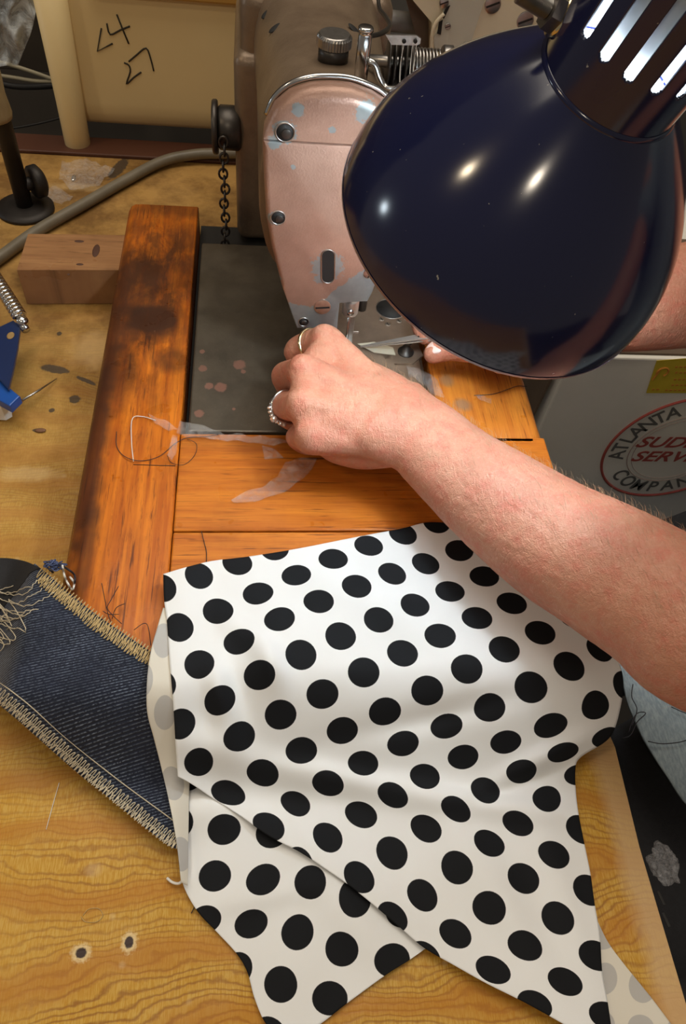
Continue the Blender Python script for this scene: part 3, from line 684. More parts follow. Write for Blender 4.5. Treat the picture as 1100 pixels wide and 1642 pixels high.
def tps(src, dst, lam=4.):
    src = np.array(src, float); dst = np.array(dst, float); n = len(src)
    def K(r2): return np.where(r2 > 0, r2 * np.log(r2 + 1e-12) * .5, 0)
    D = ((src[:, None] - src[None]) ** 2).sum(-1) / 1e4; A_ = np.zeros((n + 3, n + 3)); A_[:n, :n] = K(D) + np.eye(n) * lam * 1e-3
    A_[:n, n] = 1; A_[:n, n + 1:] = src / 100; A_[n, :n] = 1; A_[n + 1:, :n] = src.T / 100
    b = np.zeros((n + 3, 2)); b[:n] = dst; W = np.linalg.solve(A_, b)
    def f(q):
        q = np.atleast_2d(q); D = ((q[:, None] - src[None]) ** 2).sum(-1) / 1e4
        return K(D) @ W[:n] + W[n] + (q / 100) @ W[n + 1:]
    return f
def sheet(name, grid, hf, lattice, mat, parent, thick=.0005, edge=None, label=None):
    nv, nu, _ = grid.shape; V = []
    for j in range(nv):
        for i in range(nu):
            q = trace(grid[j, i, 0], grid[j, i, 1], hf); 
            if edge: q = edge(q, i / (nu - 1), j / (nv - 1))
            V.append(q)
    Fc = [(j * nu + i, (j + 1) * nu + i, (j + 1) * nu + i + 1, j * nu + i + 1) for j in range(nv - 1) for i in range(nu - 1)]
    o = obj(name, (V, Fc), mat, parent, True, label); me = o.data
    if lattice:
        uvs = lattice(grid.reshape(-1, 2)); uvl = me.uv_layers.new(name='print')
        vi = np.zeros(len(me.loops), dtype=np.int32); me.loops.foreach_get('vertex_index', vi)
        uvl.data.foreach_set('uv', uvs[vi].astype(np.float32).ravel())
    md = o.modifiers.new('thick', 'SOLIDIFY'); md.thickness = thick; md.offset = 1
    return o
DOTS = """0,0,318,924 1,0,381,903 2,0,440,882 -1,0,262,943 0,1,349,981 1,1,414,953 2,1,475,923 3,1,534,897 4,1,591,876 5,1,646,857 6,1,700,838 -1,1,287,1007
0,2,384,1029 -1,2,319,1066 1,2,448,992 2,2,511,964 3,2,572,940 4,2,629,920 5,2,682,905 6,2,736,884 0,3,416,1081 -1,3,352,1123 -2,3,290,1160 1,3,482,1051 2,3,546,1021 3,3,607,995 4,3,665,971 5,3,721,949 6,3,776,925
0,4,450,1146 -1,4,384,1180 -2,4,317,1223 1,4,517,1113 2,4,583,1077 3,4,645,1047 4,4,705,1020 5,4,765,991 6,4,820,968 0,5,483,1203 -1,5,421,1240 -2,5,364,1270 1,5,549,1171 2,5,617,1142 3,5,685,1107 4,5,748,1072 5,5,808,1041 6,5,866,1015
0,6,526,1256 -1,6,473,1288 -2,6,434,1326 1,6,581,1224 2,6,646,1191 3,6,716,1165 4,6,785,1135 5,6,850,1101 6,6,912,1067 7,6,962,1040 0,7,580,1305 -1,7,524,1343 1,7,630,1275 2,7,680,1246 3,7,742,1212 4,7,811,1190 5,7,882,1165 6,7,957,1131 7,7,1001,1098
-1,8,575,1408 0,8,628,1368 1,8,684,1327 2,8,731,1298 3,8,777,1268 4,8,835,1236 5,8,902,1206 6,8,972,1184 -1,9,630,1470 0,9,676,1438 1,9,733,1390 2,9,784,1352 3,9,830,1321 4,9,877,1281 5,9,926,1240
0,10,729,1498 1,10,784,1457 2,10,839,1407 3,10,888,1371 4,10,932,1331 0,11,790,1556 1,11,841,1517 2,11,894,1473 3,11,943,1427 0,12,858,1610 1,12,905,1575 2,12,955,1533 1,13,972,1629 0,13,918,1668"""
dl = [list(map(float, d.split(','))) for d in DOTS.split()]
lat = tps([d[2:] for d in dl], [d[:2] for d in dl])
dl2 = [list(map(float, d.split(','))) for d in """0,1,285,1318 1,1,359,1329 2,1,437,1335 0,2,272,1395 1,2,344,1406 2,2,422,1412 3,2,498,1413 4,2,568,1443 1,3,330,1475 2,3,402,1481 3,3,478,1494 4,3,547,1522 5,3,629,1540 2,4,380,1552 3,4,449,1580 4,4,529,1601 0,0,300,1243 1,0,372,1262 4,1,585,1350 3,1,510,1342""".split()]
lat2 = tps([d[2:] for d in dl2], [d[:2] for d in dl2])
cot = thing('dotted_fabric', 'white cotton fabric printed with black polka dots, folded over the table', 'fabric', (.05, .12, TZ))
diag = [(285, 1245), (310, 1259), (345, 1283), (385, 1308), (430, 1340), (480, 1366), (520, 1392), (560, 1420), (600, 1452), (640, 1486), (680, 1520), (730, 1549), (780, 1577), (840, 1607), (905, 1643), (985, 1690)]
def dist_seg(x, y, pts):
    b = 9
    for i in range(len(pts) - 1):
        ax_, ay = pts[i]; bx_, by = pts[i + 1]; dx, dy = bx_ - ax_, by - ay
        k = max(0, min(1, ((x - ax_) * dx + (y - ay) * dy) / (dx * dx + dy * dy + 1e-12))); b = min(b, math.hypot(x - ax_ - k * dx, y - ay - k * dy))
    return b
diagw = [tuple(P(a, b, TZ + .006).xy) for a, b in diag]
def h_m(x, y):                                   # main sheet rides above the flap along the fold
    z = h_main(x, y); d = dist_seg(x, y, diagw)
    return z + .0022 + .0040 * math.exp(-(d / .012) ** 2)
g = coons([(262, 921), (330, 902), (400, 893), (480, 880), (560, 864), (640, 849), (700, 838), (790, 858), (880, 940), (975, 1030)],
          diag, [(262, 921), (263, 960), (268, 1000), (272, 1060), (277, 1120), (282, 1200), (285, 1245)],
          [(975, 1030), (994, 1068), (999, 1100), (993, 1140), (983, 1172), (968, 1190), (930, 1214), (922, 1236), (925, 1290), (935, 1345), (946, 1400), (953, 1450), (961, 1500), (965, 1560), (974, 1610), (985, 1690)], 190, 210)
sheet('printed_face', g, h_m, lat, M['cotton'], cot)
def h_flap(x, y): return TZ + .0012 + .0016 * (1 + mnoise.noise(Vector((x * 30, y * 30, 4)))) + bumpf(x, y, *FB[0]) + bumpf(x, y, *FB[1]) + bumpf(x, y, *FB[2])
FB = []
for (px, py, sx, sy, rt, am) in [(560, 1475, .010, .030, .7, .004), (330, 1300, .02, .012, -.2, .006), (420, 1440, .03, .006, .1, .0025)]:
    q = P(px, py, TZ); FB.append((q.x, q.y, sx, sy, rt, am))
g = coons([(285, 1225), (360, 1268), (440, 1318), (520, 1366), (600, 1425), (690, 1515)], [(447, 1662), (500, 1650), (560, 1606), (620, 1562), (655, 1540), (690, 1515)],
          [(285, 1225), (285, 1290), (287, 1350), (290, 1395), (296, 1425), (318, 1463), (350, 1497), (380, 1530), (397, 1560), (408, 1600), (425, 1640), (447, 1662)], [(690, 1515), (690, 1515.2), (690, 1515.4)], 90, 90)
sheet('lower_flap', g, h_flap, lat2, M['cotton'], cot)
def h_under(x, y): return h_cot(x, y) + .0004
def latb(q): return np.c_[(q[:, 0] * .55 + q[:, 1] * .42) / 62 + .1, (-q[:, 0] * .5 + q[:, 1] * .75) / 82 + .32]
g = coons([(262, 975), (300, 985)], [(290, 1415), (300, 1420)],
          [(262, 975), (252, 1008), (242, 1045), (236, 1090), (236, 1140), (246, 1180), (255, 1215), (266, 1262), (276, 1310), (284, 1360), (290, 1415)], [(300, 985), (305, 1100), (305, 1200), (302, 1300), (300, 1420)], 24, 90)
kx = [(262, 1028), (267, 1140), (240, 1215), (275, 1272)]
latL = tps([(262, 1028), (264, 1142), (277, 1256), (232, 1204), (229, 1090), (297, 1080)], [(0, 0), (1, 1), (2, 2), (1, 2), (0, 1), (1, 0)])
sheet('turned_edge', g, h_under, latL, M['cotton_back'], cot, label='plain reverse side of the cloth with faint grey dots')
g = coons([(930, 1440), (958, 1478)], [(985, 1700), (1118, 1700)], [(930, 1440), (945, 1520), (960, 1600), (985, 1700)], [(958, 1478), (975, 1512), (1000, 1546), (1026, 1578), (1053, 1612), (1118, 1700)], 30, 60)
latR = tps([(966, 1500), (968, 1567), (1028, 1586), (1027, 1648), (900, 1530)], [(-.05, 0), (0, 1), (1, 1), (1, 2), (-1, 0)])
sheet('turned_corner', g, h_under, latR, M['cotton_back'], cot, label='plain reverse side of the cloth with faint grey dots')
# curl of selvedge thread at the left
q = [P(290, 1375, TZ + .006), P(294, 1405, TZ + .005), P(288, 1416, TZ + .004), P(277, 1415, TZ + .003), P(268, 1408, TZ + .002)]
obj('edge_thread', tube(catmull(q, 6), .0007, 7), M['white_thread'], cot)
# ------------------------------------------------------------------ denim piece
dn = thing('denim_piece', 'dark blue denim piece with serged cream edges beside the dotted fabric', 'fabric', (-.1, .15, TZ))
dt = [(-60, 985), (0, 962), (58, 905)]; 
d_top = [(58, 905), (100, 942), (150, 983), (200, 1018), (255, 1055), (285, 1078)]
d_bot = [(-60, 1085), (0, 1128), (60, 1180), (130, 1242), (200, 1300), (262, 1350), (284, 1362)]
g = coons(d_top, d_bot, [(58, 905), (20, 950), (-30, 1020), (-60, 1085)], [(285, 1078), (288, 1200), (284, 1362)], 90, 90)
sheet('denim_panel', g, h_den, None, M['denim'], dn, .0012)
# black cloth by it
def h_blk(x, y): return h_den(x, y) - .004
g = coons([(-60, 900), (0, 896), (40, 900), (66, 912)], [(-60, 1030), (-20, 1000), (20, 960), (52, 918)], [(-60, 900), (-60, 1030)], [(66, 912), (52, 918)], 30, 20)
o = sheet('black_cloth', g, lambda x, y: h_den(x, y) + .001, None, M['black_cloth'], None, .001); tag(o, 'black cloth bunched at the left above the denim', 'cloth')
o = o
# overlock stitching along an edge
def overlock(path, w_in, nm, mat, step, r, side, seed=0, jit=1.):
    rg = random.Random(seed); pts = resample(path, int(sum(math.hypot(path[i + 1][0] - path[i][0], path[i + 1][1] - path[i][1]) for i in range(len(path) - 1)) / step)); out = []
    for i in range(len(pts) - 1):
        (x0, y0), (x1, y1) = pts[i], pts[i + 1]; tx, ty = x1 - x0, y1 - y0; l = math.hypot(tx, ty); nx, ny = -ty / l * side, tx / l * side
        j = rg.uniform(-.12, .12) * jit
        for (a, b) in ((.0, -.12), (.25 + j, .5), (.45, 1.05 + j), (.75, 1.0), (.8 + j, .5), (.95, -.05)):
            q = trace(x0 + tx * a + nx * w_in * b, y0 + ty * a + ny * w_in * b, h_den); q.z += .0019 + (.0002 * rg.random()); out.append(q)
    return obj(nm, tube(catmull(out, 2), r, 5), mat, dn)
overlock([(p[0], p[1]) for p in d_bot], 19, 'serged_stitching', M['thread'], 7.2, .00026, -1, 1)
overlock([(p[0], p[1]) for p in d_bot], 9, 'serged_stitching', M['thread'], 6.3, .00024, -1, 2, 2)
overlock([(70, 913), (100, 940), (150, 981), (200, 1016), (262, 1056)], 18, 'serged_stitching', M['gold_thread'], 5.6, .00026, 1, 3, 2)
overlock([(70, 925), (100, 950), (150, 991), (200, 1026), (262, 1066)], 15, 'serged_stitching', M['gold_thread'], 5.2, .00024, 1, 4, 2)
def run(path, nm, mat, r, hf, lift, par):
    pp = resample(path, 60); q = [trace(a, b, hf) + Vector((0, 0, lift)) for a, b in pp]; return obj(nm, tube(q, r, 5), mat, par)
run([(-5, 1092), (45, 1130), (110, 1188), (190, 1252), (262, 1305), (285, 1322)], 'top_stitch', M['thread'], .00030, h_den, .0016, dn)
rg = random.Random(5)
for k in range(9):                              # tail of loose thread loops
    bx0, by0 = rg.uniform(5, 70), rg.uniform(920, 985); L = []
    for i in range(9):
        a = i * .9 + rg.random(); L.append((bx0 - i * 7 + 26 * math.cos(a), by0 + i * 8 + 15 * math.sin(a * 1.3)))
    q = [trace(min(a, 110), b, h_den) + Vector((0, 0, .0025 + .0025 * rg.random())) for a, b in resample(L, 40)]
    obj('loose_thread', tube(q, .00028, 5), M['thread'], dn)
for pts in ([(120, 935), (118, 920), (95, 905), (82, 900), (72, 905), (85, 918)], [(100, 905), (104, 925), (115, 945), (119, 935), (112, 925)]):
    q = [P(a, b, .006 + .004 * math.sin(i)) for i, (a, b) in enumerate(resample(pts, 30))]
    obj('loose_thread', tube(q, .0006, 6), M['white_thread' if pts[0][0] == 100 else 'black_thread'], dn)
tf = []
for k in range(10):
    c0 = P(88, 906, .008); L = [c0 + Vector((rg.gauss(0, .0028), rg.gauss(0, .0018), rg.uniform(-.002, .002))) for i in range(7)]; tf.append(tube(catmull(L, 4), .0004, 5))
obj('frayed_tuft', join(*tf), simple('blue_fray', (.06, .08, .17), .8), dn)
wisp = []
for pts in ([(195, 1000), (182, 988), (172, 975), (178, 962), (190, 940)], [(180, 992), (186, 975), (200, 968)], [(165, 980), (175, 985), (190, 985)], [(178, 998), (172, 980), (165, 945), (163, 935)], [(215, 1010), (235, 1000), (242, 1035)]):
    wisp.append(tube([P(a, b, .004 + .002 * math.sin(i * .7)) for i, (a, b) in enumerate(resample(pts, 20))], .00022, 5))
obj('frayed_wisp', join(*wisp), M['black_thread'], dn)

# ------------------------------------------------------------------ person
def ring(c, t, hw_, hh_, n=28, up=Vector((0, 0, 1)), tilt=0.):
    t = t.normalized(); s = t.cross(up).normalized(); u = s.cross(t).normalized()
    if tilt: R = Matrix.Rotation(tilt, 3, t); s = R @ s; u = R @ u
    return [c + s * math.cos(2 * PI * k / n) * hw_ + u * math.sin(2 * PI * k / n) * hh_ for k in range(n)]
def limb(pts, n=28, sub=5, up=Vector((0, 0, 1))):   # pts: (centre, half width, half height, tilt)
    C = catmull([p[0] for p in pts], sub); W = catmull([Vector((p[1], p[2], p[3] if len(p) > 3 else 0)) for p in pts], sub)
    secs = [ring(C[i], C[min(i + 1, len(C) - 1)] - C[max(i - 1, 0)], W[i].x, W[i].y, n, up, W[i].z) for i in range(len(C))]
    def cap(c, t, wv, sgn):
        return [ring(c + t * sgn * min(wv.x, wv.y) * math.sin(a), t, wv.x * math.cos(a), wv.y * math.cos(a), n, up, wv.z) for a in (.5, 1.0, 1.35)]
    t0 = (C[1] - C[0]).normalized(); t1 = (C[-1] - C[-2]).normalized()
    secs = [s for s in cap(C[0], t0, W[0], -1)][::-1] + secs + cap(C[-1], t1, W[-1], 1)
    return loft(secs)
def fing(js, rs, sub=5): return limb([(js[i], rs[i] * 1.04, rs[i]) for i in range(len(js))], 18, sub)
def blob(c, r, sx=(1, 1, 1), rot=None): return sphere(c, r, 20, 12, sx, rot)
def remesh(parts, name, vox, mat, parent, smooth_it=6, fac=.5):
    V, Fc = join(*parts); me = bpy.data.meshes.new('tmp'); me.from_pydata([tuple(v) for v in V], [], [tuple(f) for f in Fc]); me.update()
    bm = bmesh.new(); bm.from_mesh(me); bmesh.ops.recalc_face_normals(bm, faces=bm.faces[:]); bm.to_mesh(me); bm.free()
    tmp = bpy.data.objects.new('tmp', me); COL.objects.link(tmp)
    md = tmp.modifiers.new('r', 'REMESH'); md.mode = 'VOXEL'; md.voxel_size = vox; md.use_smooth_shade = True
    ms = tmp.modifiers.new('s', 'SMOOTH'); ms.iterations = smooth_it; ms.factor = fac
    dg = bpy.context.evaluated_depsgraph_get(); ev = tmp.evaluated_get(dg); nm = bpy.data.meshes.new_from_object(ev)
    bpy.data.objects.remove(tmp); bpy.data.meshes.remove(me)
    nm.name = name; nm.materials.clear(); nm.materials.append(mat)
    for p in nm.polygons: p.use_smooth = True
    o = link(bpy.data.objects.new(name, nm)); setp(o, parent); return o
person = thing('person', 'person seated at the right, bare forearms reaching in, wearing two rings', 'person', (.55, .33, -.75))
# left arm
ws = P(668, 700, .043)
larm = [(P(625, 668, .045), .036, .0185, -.10), (P(655, 688, .044), .0305, .0195, -.05), (P(685, 706, .044), .0285, .0205, 0), (P(715, 735, .044), .0290, .0225, 0), (P(752, 766, .045), .0305, .0255, 0), (P(790, 796, .047), .0322, .0285, 0), (P(840, 833, .049), .0340, .031, 0),
        (P(898, 872, .052), .0358, .0335, 0), (P(950, 900, .055), .0368, .035, 0), (P(1003, 931, .058), .0375, .036, 0), (P(1070, 972, .062), .0385, .038, 0), (P(1150, 1020, .066), .041, .041, 0), (Vector((.285, .135, .072)), .044, .044, 0), (Vector((.34, .118, .088)), .046, .046, 0),
        (Vector((.42, .13, .16)), .048, .048, 0), (Vector((.52, .17, .27)), .052, .055, 0)]
parts = [limb(larm)]
kI, kM, kR, kP = P(522, 548, .052), P(488, 597, .055), P(484, 652, .052), P(498, 702, .043)
wr = P(650, 690, .044)
palm = [(wr, .030, .019, 0), (P(600, 660, .044), .0365, .0185, .05), (P(560, 642, .044), .0395, .0175, .08), (P(530, 630, .044), .0385, .0155, .10)]
parts.append(limb(palm, 28, 5))
for k_, a_, r0, r1 in ((kI, P(620, 640, .046), .012, .0112), (kM, P(620, 660, .049), .012, .0112), (kR, P(620, 680, .047), .012, .0108), (kP, P(620, 705, .042), .012, .0105)):
    parts.append(fing([a_, a_.lerp(k_, .5), k_], [r0, (r0 + r1) / 2 - .0005, r1]))
for k_, dz in ((kI, .0035), (kM, .0035), (kR, .003), (kP, .003)): parts.append(blob(k_ + Vector((-.001, 0, dz)), .0092))
for k_, a_ in ((kI, P(600, 622, .056)), (kM, P(610, 650, .059)), (kR, P(610, 675, .055)), (kP, P(610, 700, .049))):   # extensor tendons
    parts.append(fing([k_ + Vector((0, 0, .006)), k_.lerp(a_, .5) + Vector((0, 0, .003)), a_ + Vector((0, 0, -.004))], [.0035, .003, .0025]))
parts.append(fing([kI + Vector((.003, 0, -.002)), kM + Vector((.004, 0, -.002)), kR + Vector((.004, 0, -.002)), kP + Vector((.003, 0, -.001))], [.0100, .0105, .0105, .0095]))   # web behind the knuckles
fI = [kI, P(499, 553, .041), P(477, 566, .027), P(492, 582, .016), P(525, 585, .010), P(545, 582, .010)]
fM = [kM, P(473, 600, .040), P(458, 606, .023), P(472, 624, .013), P(505, 628, .0095), P(528, 618, .0095)]
fR = [kR, P(467, 651, .038), P(454, 654, .023), P(470, 672, .012), P(500, 672, .0085), P(522, 660, .0085)]
fP = [kP, P(487, 700, .030), P(480, 702, .020), P(495, 712, .0095), P(520, 705, .0075), P(538, 695, .0075)]
parts.append(fing(fI, [.0108, .0098, .0098, .0086, .0082, .0065])); parts.append(fing(fM, [.0108, .0100, .0100, .0088, .0082, .0065]))
parts.append(fing(fR, [.0104, .0094, .0094, .0084, .0078, .0062])); parts.append(fing(fP, [.0095, .0085, .0085, .0075, .0070, .0056]))
parts.append(fing([P(618, 650, .036), P(592, 618, .030), P(566, 602, .020), P(545, 596, .011)], [.016, .0125, .0105, .008]))   # thumb folded under
parts.append(limb([(P(640, 715, .036), .014, .012, 0), (P(590, 712, .030), .018, .014, 0), (P(545, 708, .030), .016, .013, 0), (P(520, 700, .032), .012, .011, 0)], 20))  # heel of the hand
# right arm, hand with tweezers
rw = P(860, 520, .055)
rarm = [(P(800, 545, .040), .032, .016, 0), (rw, .027, .020, 0), (P(930, 500, .062), .030, .025, 0), (P(1010, 490, .066), .034, .031, 0), (P(1090, 476, .070), .037, .036, 0), (P(1180, 460, .075), .040, .040, 0), (Vector((.42, .45, .085)), .044, .044, 0), (Vector((.50, .46, .12)), .047, .047, 0), (Vector((.58, .44, .28)), .054, .054, 0)]
parts.append(limb(rarm)); TH = [P(800, 565, .036), P(760, 556, .034), P(722, 556, .030), P(698, 566, .026), P(694, 568, .026)]
parts.append(fing(TH, [.013, .0115, .0105, .0080, .0070]))
IX = [P(790, 530, .044), P(735, 508, .040), P(695, 500, .030), P(676, 517, .024), P(683, 540, .020)]
parts.append(fing(IX, [.012, .0095, .0088, .0080, .0065]))
for dx, dy, dz in ((14, -16, -.006), (34, -26, -.010), (56, -30, -.012)):
    parts.append(fing([P(800 + dx * .4, 525 + dy, .040), P(752 + dx, 500 + dy, .034), P(716 + dx, 500 + dy, .022 + dz * .3), P(716 + dx, 520 + dy, .012), P(728 + dx, 534 + dy, .010)], [.011, .0092, .0086, .0078, .006]))
# torso and legs outside the frame, joined to both arms
parts.append(limb([(Vector((.60, .33, -.20)), .17, .11, 0), (Vector((.62, .33, .0)), .15, .10, 0), (Vector((.62, .32, .16)), .16, .10, 0), (Vector((.61, .31, .29)), .17, .085, 0), (Vector((.605, .31, .34)), .08, .06, 0), (Vector((.59, .31, .40)), .05, .05, 0)], 28, 4, Vector((1, 0, 0))))
parts.append(blob(Vector((.57, .18, .285)), .058)); parts.append(blob(Vector((.60, .44, .285)), .058))
body = remesh(parts, 'body', .0014, M['skin'], person, 7, .6)
# crease / vein relief on the back of the hand and forearm
me = body.data
NV = len(me.vertices); co_ = np.zeros(NV * 3, np.float32); me.vertices.foreach_get('co', co_); co_ = co_.reshape(-1, 3)
no_ = np.zeros(NV * 3, np.float32); me.vertex_normals.foreach_get('vector', no_); no_ = no_.reshape(-1, 3)
for i in np.nonzero((co_[:, 0] < .30) & (co_[:, 2] > .02))[0]:
    x, y, z = map(float, co_[i])
    co_[i] += no_[i] * (.00022 * mnoise.noise(Vector((x * 120, y * 260, z * 200))) + .0005 * mnoise.noise(Vector((x * 38, y * 60, z * 60))))
me.vertices.foreach_set('co', co_.ravel())
me.update()
# nails
def nail(tip, frm, r, nm='fingernail', lift=.0):
    d = (tip - frm).normalized(); u = Vector((0, 0, 1)); s = d.cross(u).normalized(); u = s.cross(d)
    R = Matrix((d, s, u)).transposed()
    return obj(nm, sphere(tip + u * r * .62 - d * .002, 1, 18, 10, (.0080, .0062, .0026), R), M['nail'], person)
nail(TH[3], TH[2], .0085)
# rings
def torus(c, axis, R_, r_, seg=40, sc_=1.):
    s, u = frame_of(axis); return tube([c + (s * math.cos(a) + u * math.sin(a)) * R_ for a in np.linspace(0, 2 * PI, seg + 1)[:-1]], r_, 10, True)
c1 = fI[0].lerp(fI[1], .95); obj('wedding_band', torus(fI[1] + Vector((.001, 0, 0)), (fI[2] - fI[0]), .0106, .0013), M['gold'], person, True, 'plain pale gold ring')
axr = (fR[2] - fR[0]).normalized(); cR = fR[1].lerp(fR[2], .55)
rg_ = obj('diamond_ring', join(torus(cR - axr * .0011, axr, .0104, .0011), torus(cR + axr * .0011, axr, .0104, .0010)), M['chrome'], person, True, 'silver ring pair set with small stones')
s, u = frame_of(axr)
camd = (Vector((0, 0, CH)) - cR).normalized(); out = (camd * .2 + Vector((-.5, -.75, -.05))); out = (out - axr * out.dot(axr)).normalized(); sd = axr.cross(out)
st = []
for k in range(-3, 4):
    a = k * .22; pc = cR + (out * math.cos(a) + sd * math.sin(a)) * .0118; 
    for e in (-.0018, .0008): st.append((pc + axr * e, .0011 if k else .0022))
gem = obj('gemstone', join(*[sphere(p_, r_, 8, 4) for p_, r_ in st]), M['diamond'], None, False); gem.parent = rg_
# arm hair (fine, nobody could count it)
rg = random.Random(3); hv = []
nl = [(Vector(co_[i]), Vector(no_[i])) for i in rng.integers(0, NV, 60000) if .07 < co_[i, 0] < .25 and co_[i, 1] < .36 and co_[i, 2] > .03 and no_[i, 2] > -.3]
adir = (larm[9][0] - larm[3][0]).normalized()
for (p_, n_) in nl[:1500]:
    if n_.y < -.2 and rg.random() < .5: continue
    L = rg.uniform(.004, .009); side_ = Vector((rg.gauss(0, .35), rg.gauss(0, .35), rg.gauss(0, .2)))
    d1 = (n_ * .45 - adir * .35 + side_ * .5 + Vector((0, .5, 0))).normalized(); d2 = (d1 + side_ * .6 - n_ * .5).normalized()
    hv.append(tube([p_ - n_ * .0003, p_ + d1 * L * .5, p_ + d1 * L * .5 + d2 * L * .5], [.00007, .00006, .00002], 3, False, False))
h_ = obj('arm_hair', join(*hv), M['hair'], person, False); h_['kind'] = 'stuff'
# clothing
tors = remesh([limb([(Vector((.60, .33, -.16)), .182, .125, 0), (Vector((.62, .33, .0)), .163, .113, 0), (Vector((.62, .32, .16)), .172, .113, 0), (Vector((.61, .31, .29)), .182, .098, 0), (Vector((.607, .31, .335)), .10, .075, 0)], 28, 4, Vector((1, 0, 0))),
    limb([(Vector((.60, .19, .29)), .075, .075, 0), (Vector((.50, .16, .235)), .068, .068, 0)]), limb([(Vector((.60, .44, .29)), .075, .075, 0), (Vector((.565, .45, .22)), .068, .068, 0)])], 'shirt', .005, M['shirt'], person, 4)
def h_lap(x, y): return -.118 + .02 * math.sin((y - .05) * 12) - .10 * max(0, .27 - x) + .004 * mnoise.noise(Vector((x * 15, y * 15, 2)))
g = coons([(985, 1045), (1080, 1010), (1200, 960), (1400, 900)], [(1030, 1185), (1065, 1240), (1120, 1310), (1260, 1400)], [(985, 1045), (996, 1085), (1006, 1130), (1030, 1185)], [(1400, 900), (1260, 1400)], 40, 40)
sheet('shirt_hem', g, lambda x, y: h_lap(x, y) + .008, None, M['shirt'], person, .002)
legp = [limb([(Vector((.62, .24, -.24)), .11, .10, 0), (Vector((.45, .16, -.225)), .10, .095, 0), (Vector((.32, .115, -.215)), .092, .085, 0), (Vector((.235, .09, -.225)), .072, .075, 0), (Vector((.215, .085, -.32)), .062, .062, 0), (Vector((.25, .08, -.70)), .045, .045, 0)]),
        limb([(Vector((.62, .40, -.24)), .10, .10, 0), (Vector((.48, .36, -.25)), .09, .09, 0), (Vector((.36, .33, -.255)), .075, .08, 0), (Vector((.33, .325, -.34)), .06, .06, 0), (Vector((.34, .32, -.70)), .045, .045, 0)]),
        limb([(Vector((.30, .00, -.26)), .10, .07, 0), (Vector((.45, .03, -.25)), .12, .08, 0), (Vector((.62, .20, -.24)), .12, .09, 0)])]
tr = remesh(legp, 'trousers', .005, M['trouser'], person, 4)
# threads on the lap
for pts in ([(1062, 1146), (1075, 1152), (1090, 1160), (1096, 1180), (1086, 1198), (1050, 1204), (1025, 1200)], [(995, 1185), (1002, 1165), (1010, 1155), (1022, 1156), (1008, 1170), (998, 1190), (985, 1195)], [(1002, 1110), (1000, 1130), (1008, 1150), (1000, 1175)]):
    q = [trace(a, b, h_lap) + Vector((0, 0, .014)) for a, b in resample(pts, 30)]
    tag(obj('loose_thread', tube(q, .00035, 5), M['black_thread']), {1062: 'curved black thread lying on the faded blue shirt at the right', 995: 'tangled black thread at the corner of the table by the dotted cloth', 1002: 'short black thread hanging beside the right edge of the dotted cloth'}[pts[0][0]], 'thread')
# tweezers
ta = P(578, 556, .0045) ; tb_ = P(690, 541, .022); tc = P(800, 524, .040)
tw = thing('tweezers', 'steel tweezers held in the far hand, tips at the needle', 'tweezers', ta)
dr = (tc - ta).normalized(); sd = dr.cross(Vector((0, 0, 1))).normalized(); up_ = sd.cross(dr)
for sg in (-1, 1):
    prof = [(0, .0004, .0005), (.012, .0012, .0007), (.03, .0022, .0009), (.05, .0032, .0010), (.066, .0038, .0010), (.095, .0036, .0008)]
    L_ = (tb_ - ta).length; secs = []
    for (d_, w_, t_) in prof:
        cc = ta + dr * d_ + up_ * sg * (.0003 + .0011 * (d_ / .066) ** .8) + sd * 0
        secs.append([cc + sd * w_ + up_ * t_ * .5, cc - sd * w_ + up_ * t_ * .5, cc - sd * w_ - up_ * t_ * .5, cc + sd * w_ - up_ * t_ * .5])
    lo = obj('arm', loft(secs), M['bright'], tw, False)
    if sg == 1:
        rs_ = [box(ta + dr * (L_ - .001 + .0011 * k) + up_ * (.0024), (.0005, .0078, .0006), 0, (0, 0, math.atan2(dr.y, dr.x))) for k in range(6)]
        obj('grip_ridge', join(*rs_), M['steel'], tw, False); obj('rivet', cyl(ta + dr * (L_ - .008) + up_ * .0016, ta + dr * (L_ - .008) + up_ * .0024, .0008, 12), M['hole'], tw)

# ------------------------------------------------------------------ things at the back and sides
# tote
tt = thing('plastic_tote', 'cream plastic tub with 24 and 27 written on its side', 'tub', (-.1, .85, TZ))
TY = .790
ta_ = PY(142, 100, TY).x
secs = []
for (z, y, ins) in [(.16, TY + .002, 0), (.105, TY, 0), (.0, TY + .003, 0), (-.010, TY + .004, 0), (-.0185, TY + .007, .002), (-.025, TY + .014, .006), (-.029, TY + .026, .012), (-.030, TY + .05, .02)]:
    x0, x1 = -.180 + ins, .075 - ins; yb = TY + .28 - ins
    secs.append([Vector((x0, y, z)), Vector((x1, y, z)), Vector((x1, yb, z)), Vector((x0, yb, z))])
obj('tub_body', loft(secs), M['tote'], tt, True, None, 35)
obj('corner_post', lathe([(0, .0120), (.001, .0128), (.045, .0132), (.20, .0165)], (-.1850, .786, TZ), (.0, .02, 1), 28), M['tote'], tt)
obj('corner_post', lathe([(0, .0120), (.001, .0128), (.20, .0165)], (.08, .786, TZ), (.0, .02, 1), 28), M['tote'], tt)
for x_ in (-.195, .055): obj('tub_foot', bx(x_, x_ + .025, 1.02, 1.04, TZ, -.02, .002), M['tote'], tt, False)
obj('tub_rim', bx(-.150, .10, TY - .006, TY + .02, .099, .106, .002), M['rim'], tt, False)
wr_ = [[(425, 120), (408, 218), (472, 185)], [(448, 100), (462, 147), (505, 128), (545, 112)], [(490, 62), (516, 128), (540, 186)], [(520, 267), (540, 278), (546, 305), (530, 357), (560, 330), (592, 307)], [(540, 262), (575, 232), (613, 205), (632, 250), (645, 302)]]
wv = []
